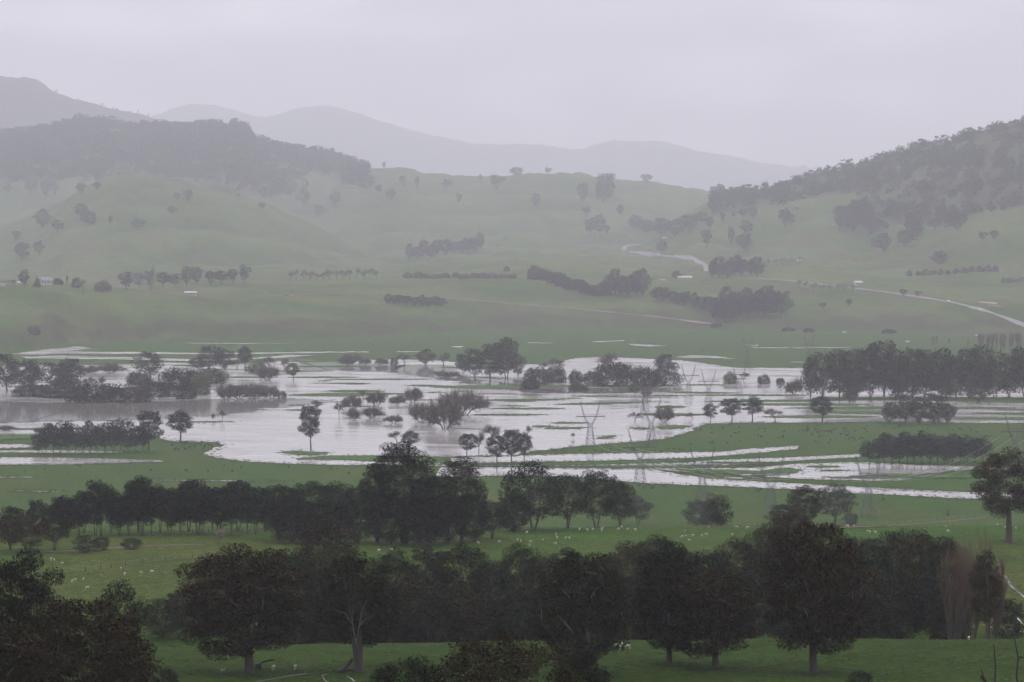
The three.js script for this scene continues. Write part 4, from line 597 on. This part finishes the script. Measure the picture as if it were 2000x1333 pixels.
// ---------------------------------------------------------------- fences
function fence(pts, n, high, label, from, rad = 0.14) {
  const P = pts.map(([u, v]) => spot(u, v, from)), c = new THREE.CatmullRomCurve3(P), at = Array.from({ length: n }, (_, i) => { const p = c.getPointAt(n > 1 ? i / (n - 1) : 0); p.y = land(p.x, p.z); return p; });
  const t = thing('fence', label, 'fence', null, at[0]), g = new THREE.CylinderGeometry(rad, rad * 1.1, high + 0.4, 6), m = mat(0.06, 0.05, 0.042);
  at.forEach((p) => mesh('post', g, m, t).position.copy(p).sub(at[0]).add(V(0, high / 2 - 0.2, 0)));
  for (const h of [0.35, 0.7, 0.95]) soupMesh('wire', (s) => s.tube(at.map((p) => p.clone().sub(at[0]).add(V(0, high * h, 0.1))), 0.012, 0.012, 3), mat(0.2, 0.2, 0.2, 0.5, { metalness: 0.6 }), t);
}
fence([[48, 1126], [92, 1123], [134, 1120], [176, 1116], [219, 1110], [260, 1104], [302, 1098], [343, 1095], [400, 1088], [470, 1082]], 11, 1.5, 'post and wire fence between the green and the brown sheep paddocks', 640, 0.16);
fence([[1250, 1027], [1300, 1028], [1345, 1026], [1440, 1028], [1480, 1029]], 18, 1.3, 'post and wire fence along the muddy track behind the sheep', 640, 0.12);
fence([[1690, 1027], [1760, 1022], [1830, 1017], [1900, 1011], [1960, 1008]], 18, 1.3, 'post and wire fence below the track near the solitary right-hand tree', 640, 0.12);
fence([[260, 1048], [330, 1045], [400, 1042], [470, 1038], [540, 1034]], 20, 1.3, 'fence running along the foot of the slender shelterbelt', 640, 0.12);
fence([[1000, 1040], [1080, 1036], [1150, 1033], [1250, 1027]], 16, 1.2, 'fence under the gums above the sheep paddock', 640, 0.12);
fence([[1330, 912], [1480, 903], [1660, 896], [1700, 895]], 8, 1.8, 'sparse fence posts standing across the flooded channels', 1700, 0.2);
fence([[1850, 1008], [1853, 1008]], 2, 4.2, 'pair of dark upright gate posts in the field beyond the track', 640, 0.35);
console.log('fences');

// ---------------------------------------------------------------- lattice towers
const steel = mat(0.06, 0.06, 0.064, 0.8), glassy = mat(0.12, 0.09, 0.085, 0.4);
const bars = (list) => mergeGeometries(list.map(([a, b, w]) => { const d = b.clone().sub(a), g = new THREE.BoxGeometry(w, d.length(), w); g.applyQuaternion(new THREE.Quaternion().setFromUnitVectors(V(0, 1, 0), d.normalize())); g.translate(...a.clone().add(b).multiplyScalar(0.5).toArray()); return g; }));
function lattice(lo, hi, n, leg, brace) {       // four corner legs from corner list lo to hi with X bracing in n bays
  const out = []; for (let k = 0; k < 4; k++) {
    const k2 = (k + 1) % 4; out.push([lo[k], hi[k], leg]);
    for (let i = 0; i < n; i++) { const a = lo[k].clone().lerp(hi[k], i / n), b = lo[k].clone().lerp(hi[k], (i + 1) / n), c = lo[k2].clone().lerp(hi[k2], i / n), d = lo[k2].clone().lerp(hi[k2], (i + 1) / n); out.push([a, d, brace], [c, b, brace], [b, d, brace]); }
  } return out;
}
const sq = (w, y, dx = 0, dp = w) => [V(dx - w, y, -dp), V(dx + w, y, -dp), V(dx + w, y, dp), V(dx - w, y, dp)];
const towerGeo = {
  body: bars(lattice(sq(3.7, 0), sq(1.5, 17), 5, 0.24, 0.12)),
  arms: [-1, 1].map((s) => bars([...lattice(sq(0.75, 17, s * 0.75, 1.5), sq(0.55, 25.5, s * 5.2, 1), 3, 0.1, 0.06), ...lattice(sq(0.55, 25.5, s * 5.2, 1), sq(0.12, 38, s * 8.6, 0.12), 4, 0.09, 0.05)])),
  beam: bars(lattice([V(-12.5, 25, -0.3), V(-12.5, 25.6, -0.3), V(-12.5, 25.6, 0.3), V(-12.5, 25, 0.3)], [V(12.5, 25, -0.3), V(12.5, 25.6, -0.3), V(12.5, 25.6, 0.3), V(12.5, 25, 0.3)], 12, 0.22, 0.11).concat([[V(-5.3, 26.8, 0), V(5.3, 26.8, 0), 0.2], [V(-12.5, 25.5, 0), V(-5.6, 28, 0), 0.14], [V(12.5, 25.5, 0), V(5.6, 28, 0), 0.14]])),
  ins: mergeGeometries(Array.from({ length: 6 }, (_, i) => { const g = new THREE.CylinderGeometry(0.17, 0.2, 0.3, 6); g.translate(0, -0.3 - i * 0.42, 0); return g; })),
};
const towers = {};
function tower(key, u, vb, label, turn = 0.25) {
  const p = spot(u, vb, 1400), t = thing('lattice_tower', label, 'transmission tower', 'lattice transmission towers on the flood plain', p, turn);
  mesh('tower_body', towerGeo.body, steel, t); for (const g of towerGeo.arms) mesh('arm', g, steel, t); mesh('crossbeam', towerGeo.beam, steel, t);
  for (const x of [-12.3, 0, 12.3]) mesh('insulator', towerGeo.ins, glassy, t).position.set(x, 25, 0);
  t.updateMatrixWorld(); towers[key] = t; return t;
}
tower('a', 1153, 873, 'lattice tower at the near shore of the broad floodwater, alone to the left', 0.2);
tower('b', 1272, 866, 'lattice tower right of the lone shore tower, crossbeam over open water', 0.3);
tower('c', 1260, 806, 'lattice tower rising behind the bare shrub on the mud bar', 0.3);
tower('d', 1250, 944, 'lattice tower standing in the river channel above the gum row', 0.2);
tower('e', 1345, 779, 'lattice tower in the far floodwater at the end of the midstream scrub', 0.35);
tower('f', 1384, 792, 'lattice tower just right of the far floodwater tower', 0.35);
tower('g', 1372, 985, 'lattice tower above the dense bush clump', 0.2);
tower('h', 1506, 1008, 'lattice tower at the edge of the olive bushy gum', 0.25);
tower('i', 1697, 1010, 'nearest lattice tower, right of the open-crowned gum', 0.25);
tower('j', 1984, 908, 'lattice tower half hidden behind the solitary right-hand tree', 0.25);
tower('k', 1444, 776, 'faint lattice tower beyond the field-edge trio', 0.35);
tower('l', 1460, 708, 'faint distant lattice tower on the far green plain, left of two', 0.35);
tower('m', 1580, 706, 'faint distant lattice tower on the far green plain, right of two', 0.35);
const wireMat = mat(0.45, 0.45, 0.46, 0.35, { metalness: 0.5 });
function span(a, b, x, label, y = 22.2) {
  const A = towers[a].localToWorld(V(x, y, 0)), B = towers[b].localToWorld(V(x, y, 0)), sag = A.distanceTo(B) * 0.022, o = A.clone();
  const t = thing('power_cable', label, 'cable', 'power cables between the towers', o);
  soupMesh('conductor', (s) => s.tube(Array.from({ length: 13 }, (_, i) => { const k = i / 12, p = A.clone().lerp(B, k).sub(o); p.y -= 4 * sag * k * (1 - k); return p; }), 0.045, 0.045, 4), wireMat, t);
}
for (const [a, b, l] of [['h', 'g', 'the bushy gum tower and the bush clump tower'], ['g', 'd', 'the bush clump tower and the river channel tower'], ['d', 'a', 'the river channel tower and the lone shore tower'], ['i', 'j', 'the nearest tower and the half hidden tower'], ['b', 'c', 'the crossbeam tower and the mud bar tower'], ['c', 'e', 'the mud bar tower and the far floodwater tower']]) for (const x of [-12.3, 0, 12.3]) span(a, b, x, `sagging power cable between ${l}, ${x < 0 ? 'one outer' : x ? 'other outer' : 'middle'} wire`);
console.log('towers');

// ---------------------------------------------------------------- sheep and cattle
function animal(bones, size, seed) {             // joints with radii, joined with a smooth minimum
  const N = 44, mc = new MarchingCubes(N, new THREE.MeshBasicMaterial(), false, false, 60000), k = 0.05;
  mc.isolation = 0;
  for (let z = 0; z < N; z++) for (let y = 0; y < N; y++) for (let x = 0; x < N; x++) {
    const p = V((x - N / 2) / (N / 2), (y - N / 2) / (N / 2), (z - N / 2) / (N / 2)); let d = 9;
    for (const [a, ra, b, rb] of bones) { const ab = V(...b).sub(V(...a)), t = clamp(p.clone().sub(V(...a)).dot(ab) / Math.max(1e-6, ab.lengthSq()), 0, 1), q = p.distanceTo(V(...a).addScaledVector(ab, t)) - lerp(ra, rb, t), h = clamp(0.5 + 0.5 * (d - q) / k, 0, 1); d = lerp(d, q, h) - k * h * (1 - h); }
    mc.field[x + y * N + z * N * N] = -d;
  }
  mc.update();
  const g = new THREE.BufferGeometry(), n = mc.count ?? mc.geometry.drawRange.count;
  g.setAttribute('position', new THREE.BufferAttribute(mc.positionArray.slice(0, n * 3), 3));
  g.computeVertexNormals(); g.computeBoundingBox(); const b = g.boundingBox, s = size / (b.max.x - b.min.x); g.translate(0, -b.min.y, 0); g.scale(s, s, s);
  return g;
}
const legs = (x0, x1, top, w, r) => [[x0, w], [x0, -w], [x1, w], [x1, -w]].flatMap(([x, z], i) => { const bk = x < 0 ? -0.05 : 0.02; return [[[x, top, z], r * 1.7, [x + bk, top - 0.32, z], r], [[x + bk, top - 0.32, z], r, [x + (x < 0 ? 0.0 : 0.0), -0.72, z], r * 0.9]]; });
const GRAZE = (r) => [[[-0.48, 0.1, 0], 0.24 * r, [0.3, 0.1, 0], 0.25 * r], [[0.3, 0.08, 0], 0.2 * r, [0.58, -0.15, 0], 0.13], [[0.58, -0.15, 0], 0.12, [0.72, -0.5, 0], 0.1], [[0.72, -0.5, 0], 0.1, [0.8, -0.64, 0], 0.06], [[0.64, -0.42, 0.05], 0.03, [0.6, -0.42, 0.15], 0.03], [[0.64, -0.42, -0.05], 0.03, [0.6, -0.42, -0.15], 0.03], [[-0.68, 0.12, 0], 0.05, [-0.74, -0.2, 0], 0.03], ...legs(-0.5, 0.34, -0.02, 0.13, 0.06)];
const STAND = (r) => [[[-0.48, 0.08, 0], 0.24 * r, [0.3, 0.08, 0], 0.25 * r], [[0.3, 0.14, 0], 0.19 * r, [0.56, 0.36, 0], 0.13], [[0.56, 0.36, 0], 0.12, [0.66, 0.4, 0], 0.11], [[0.66, 0.4, 0], 0.1, [0.82, 0.3, 0], 0.065], [[0.6, 0.44, 0.05], 0.03, [0.58, 0.44, 0.16], 0.03], [[0.6, 0.44, -0.05], 0.03, [0.58, 0.44, -0.16], 0.03], [[-0.68, 0.1, 0], 0.05, [-0.74, -0.2, 0], 0.03], ...legs(-0.5, 0.34, -0.02, 0.13, 0.06)];
const SHEEP = [animal(GRAZE(1.25), 1.35, 1), animal(STAND(1.25), 1.25, 2)], COW = [animal(GRAZE(1), 2.5, 3), animal(STAND(1), 2.4, 4)];
const fleece = [mat(0.33, 0.3, 0.25, 1), mat(0.28, 0.255, 0.21, 1), mat(0.26, 0.24, 0.2, 1)], hide = [mat(0.014, 0.013, 0.013, 0.8), mat(0.022, 0.018, 0.016, 0.8)];
function beast(kind, u, v, label, group, i, from) {
  const r = rng(i * 53 + 3), p = spot(u, v, from), o = new THREE.Mesh((kind === 'sheep' ? SHEEP : COW)[r() < 0.72 ? 0 : 1], kind === 'sheep' ? fleece[r() * 2.4 | 0] : hide[r() * 2 | 0]);
  o.name = numbered(kind); o.position.copy(p); o.rotation.y = r() * 6.283; o.scale.setScalar((kind === 'sheep' ? 0.8 : 0.95) + r() * 0.25); o.castShadow = o.receiveShadow = true; o.userData = { label, category: kind === 'sheep' ? 'sheep' : 'cow', group }; scene.add(o);
  if (p.y < 0.7 && p.z < -1700) o.position.y = Math.max(p.y, 0.3);
}
const FLOCKS = [
  ['sheep grazing in the brown paddock below the left fence', 640, [[105, 1136], [140, 1139], [146, 1136], [162, 1135], [170, 1153], [197, 1128], [236, 1115], [243, 1125], [275, 1122], [296, 1121]]],
  ['sheep on the green strip above the left fence', 640, [[105, 1097], [121, 1104], [99, 1096]]],
  ['sheep scattered in the paddock below the gum row', 640, [[934, 1063], [975, 1061], [1011, 1058], [1017, 1060], [1036, 1062], [1034, 1067], [1060, 1058], [1086, 1047], [1088, 1053], [1105, 1054], [1112, 1054], [1085, 1065], [1029, 1043], [740, 1079], [764, 1078]]],
  ['sheep lined up along the foot of the gum row', 640, [[1132, 1037], [1147, 1038], [1158, 1037], [1176, 1035], [1175, 1039], [1208, 1037], [1214, 1032], [1226, 1037], [1241, 1038]]],
  ['sheep grazing below the dense bush clump', 640, [[1338, 1040], [1332, 1051], [1340, 1050], [1354, 1049], [1371, 1049], [1380, 1047], [1346, 1058], [1385, 1032], [1439, 1033], [1460, 1034], [1431, 1047]]],
  ['sheep near the track right of the gully belt', 640, [[1656, 1031], [1668, 1031], [1696, 1041], [1700, 1042], [1710, 1043], [1848, 1031], [1851, 1039], [1853, 1041], [1949, 1028], [1964, 1033], [1985, 1035]]],
  ['sheep of the small group under the straight-trunked gum', 380, [[1203, 1267], [1210, 1270], [1215, 1264], [1226, 1269]]],
  ['sheep on the near paddock between domed and leaning gums', 380, [[435, 1316], [534, 1311], [576, 1310], [697, 1305]]],
  ['lone pale sheep at the crest of the near paddock', 380, [[1893, 1251]]],
  ['sheep-shaped stand-ins for resting birds in a tight line beside the far pond', 1700, [[1849, 916], [1855, 915], [1861, 916], [1867, 915], [1871, 916]]],  // small white birds, drawn with the sheep mesh
];
FLOCKS.forEach(([l, from, at], f) => at.sort((a, b) => a[0] - b[0]).forEach(([u, v], i) => beast('sheep', u, v, at.length > 1 ? `white ${l}, ${ord(i)} from the left` : l, l, f * 40 + i, from)));
const HERDS = [
  ['black cow grazing on the broad field above the pond', 70, [[1350, 832], [1690, 833], [1980, 838], [2000, 870], [1900, 858], [1940, 866], [1680, 868], [1560, 868], [1440, 878], [1340, 876], [1320, 860]], 1700],
  ['black cow among the dense herd on the field by the far plantation', 28, [[1560, 838], [1700, 834], [1690, 862], [1600, 866]], 1700],
  ['black cow crowded on the grass point by the rounded tree', 30, [[325, 866], [400, 866], [425, 872], [390, 884], [330, 882]], 1700],
  ['black cow standing along the narrow bank below the shore tower', 18, [[1060, 882], [1200, 879], [1340, 880], [1335, 886], [1200, 885], [1070, 886]], 1700],
  ['distant black cow on the far green plain', 105, [[1180, 655], [1500, 645], [1760, 660], [1740, 690], [1560, 700], [1440, 695], [1240, 690]], 1700],
  ['distant black cow on the far plain left of the mid-flood grove', 16, [[660, 668], [900, 655], [880, 682], [680, 684]], 1700],
  ['distant black cow on the slope above the far plain', 14, [[560, 622], [730, 618], [720, 640], [570, 640]], 4300],
  ['tiny cow on the pasture beside the misty track', 12, [[660, 560], [760, 560], [760, 572], [670, 573]], 4300],
  ['black cow grazing on the near field before the flood', 14, [[15, 912], [420, 912], [700, 915], [690, 930], [300, 925], [20, 930]], 1400],
  ['black cow in the small group below the river channel tower', 9, [[1243, 950], [1310, 951], [1305, 958], [1245, 957]], 1400],
  ['black cow on the field before the nearest towers', 8, [[1380, 953], [1760, 975], [1770, 985], [1660, 982], [1400, 958]], 1400],
];
HERDS.forEach(([l, n, poly, from], h) => { const r = rng(600 + h), us = poly.map((p) => p[0]), vs = poly.map((p) => p[1]); for (let i = 0, k = 0; i < n && k < 4000; k++) { const u = lerp(Math.min(...us), Math.max(...us), r()), v = lerp(Math.min(...vs), Math.max(...vs), r()); if (inside(poly, u, v)) { beast('cow', u, v, l, l, h * 200 + i + 999, from); i++; } } });
console.log('animals');

// ---------------------------------------------------------------- farm buildings and cars
function house(name, u, v, w, h, deep, label, wallM, roofM, turn, opt = {}) {
  const p = spot(u, v, 4300), k = project(p)[2] / FOCAL; w *= k; h *= k; deep *= k;
  const t = thing(name, label, 'building', null, p, turn), eave = h * (opt.eave ?? 0.6);
  const wg = new THREE.BoxGeometry(w, eave + 2, deep); wg.translate(0, eave / 2 - 1, 0); mesh('wall', wg, wallM, t);
  const s = new THREE.Shape([new THREE.Vector2(-deep * 0.58, eave - 0.1), new THREE.Vector2(deep * 0.58, eave - 0.1), new THREE.Vector2(0, h)]), rg = new THREE.ExtrudeGeometry(s, { depth: w * 1.06, bevelEnabled: false }); rg.rotateY(Math.PI / 2); rg.translate(-w * 0.53, 0, 0); const roof = mesh('roof', rg, roofM, t);
  if (opt.chimney) { const c = new THREE.BoxGeometry(w * 0.07, h * 0.5, w * 0.07); c.translate(w * 0.3, h * 0.95, 0); mesh('chimney', c, wallM, roof); }
  const dark = mat(0.05, 0.055, 0.06, 0.2), n = opt.windows ?? 3;
  for (let i = 0; i < n; i++) { const g = new THREE.BoxGeometry(w / n * 0.5, eave * 0.45, 0.2); g.translate(-w / 2 + w * (i + 0.5) / n, eave * 0.55, deep / 2 + 0.06); mesh(opt.shed ? 'door' : 'window', g, dark, t); }
}
const white = dull(0.28, 0.275, 0.27), tin = dull(0.3, 0.3, 0.31), tinGrey = dull(0.16, 0.16, 0.175);
house('farmhouse', 90, 556, 22, 14, 12, 'white farmhouse with grey tin roof on the left hilltop', white, tinGrey, 0.3, { chimney: true, windows: 4 });
house('shed', 36, 558, 7, 9, 6, 'small white outbuilding left of the hilltop farmhouse', white, tin, 0.2, { windows: 1, shed: true });
house('shed', 4, 560, 12, 6, 8, 'pale low shed at the extreme left hilltop edge', white, tinGrey, 0.1, { windows: 2, shed: true });
house('shed', 372, 576, 23, 7, 9, 'long white open-fronted shed below the tree row', dull(0.26, 0.22, 0.21), tin, 0, { windows: 3, shed: true, eave: 0.55 });
house('farmhouse', 1337, 545, 28, 6, 12, 'low farmhouse with wide white roof beside the creek trees', white, tin, 0.1, { windows: 3, eave: 0.45 });
house('shed', 1294, 549, 14, 4, 8, 'low pale shed left of the wide-roofed farmhouse', white, tinGrey, 0, { windows: 2, shed: true });
house('shed', 1676, 557, 18, 8, 10, 'white gabled shed beside the valley road', dull(0.3, 0.31, 0.33), tin, 0.5, { windows: 2, shed: true });
house('shed', 1562, 511, 9, 3.5, 5, 'tiny white-roofed hut on the slope above the road', white, tin, 0.3, { windows: 1, shed: true });
house('shed', 1298, 467, 8, 4, 5, 'tiny white-roofed hut at the edge of the misty copse', white, tin, 0.3, { windows: 1, shed: true });
house('shed', 1773, 669, 8, 3, 5, 'tiny white trough-like hut on the far green plain', white, tin, 0.3, { windows: 1, shed: true });
function car(u, v, label, turn) {
  const p = spot(u, v, 4300), t = thing('car', label, 'car', null, p.add(V(0, 1.2, 0)), turn), s = 1.5; t.scale.setScalar(s);
  const prof = new THREE.Shape([[-2.2, 0.35], [2.2, 0.35], [2.25, 0.8], [1.2, 0.95], [0.6, 1.45], [-1.5, 1.5], [-2.2, 0.95]].map(([x, y]) => new THREE.Vector2(x, y))), g = new THREE.ExtrudeGeometry(prof, { depth: 1.6, bevelEnabled: true, bevelSize: 0.06, bevelThickness: 0.08, bevelSegments: 1 }); g.translate(0, 0, -0.8); mesh('body', g, mat(0.8, 0.8, 0.8, 0.25), t);
  const wg = new THREE.BoxGeometry(1.7, 0.4, 1.8); wg.translate(-0.45, 1.18, 0); mesh('window', wg, mat(0.03, 0.03, 0.035, 0.1), t);
  for (const [x, z] of [[-1.4, 0.85], [1.4, 0.85], [-1.4, -0.85], [1.4, -0.85]]) { const w = new THREE.CylinderGeometry(0.34, 0.34, 0.22, 12); w.rotateX(Math.PI / 2); mesh('wheel', w, mat(0.02, 0.02, 0.02), t).position.set(x, 0.34, z); }
}
car(1915, 606, 'white car lower down the valley road', 0.9); car(1854, 590, 'white car farther up the valley road', 0.9); car(1650, 651, 'white car on the track at the edge of the far plain', 0.1); car(1910, 658, 'white car by the far poplar row', 0.1);
console.log('done');
renderer.render(scene, camera);
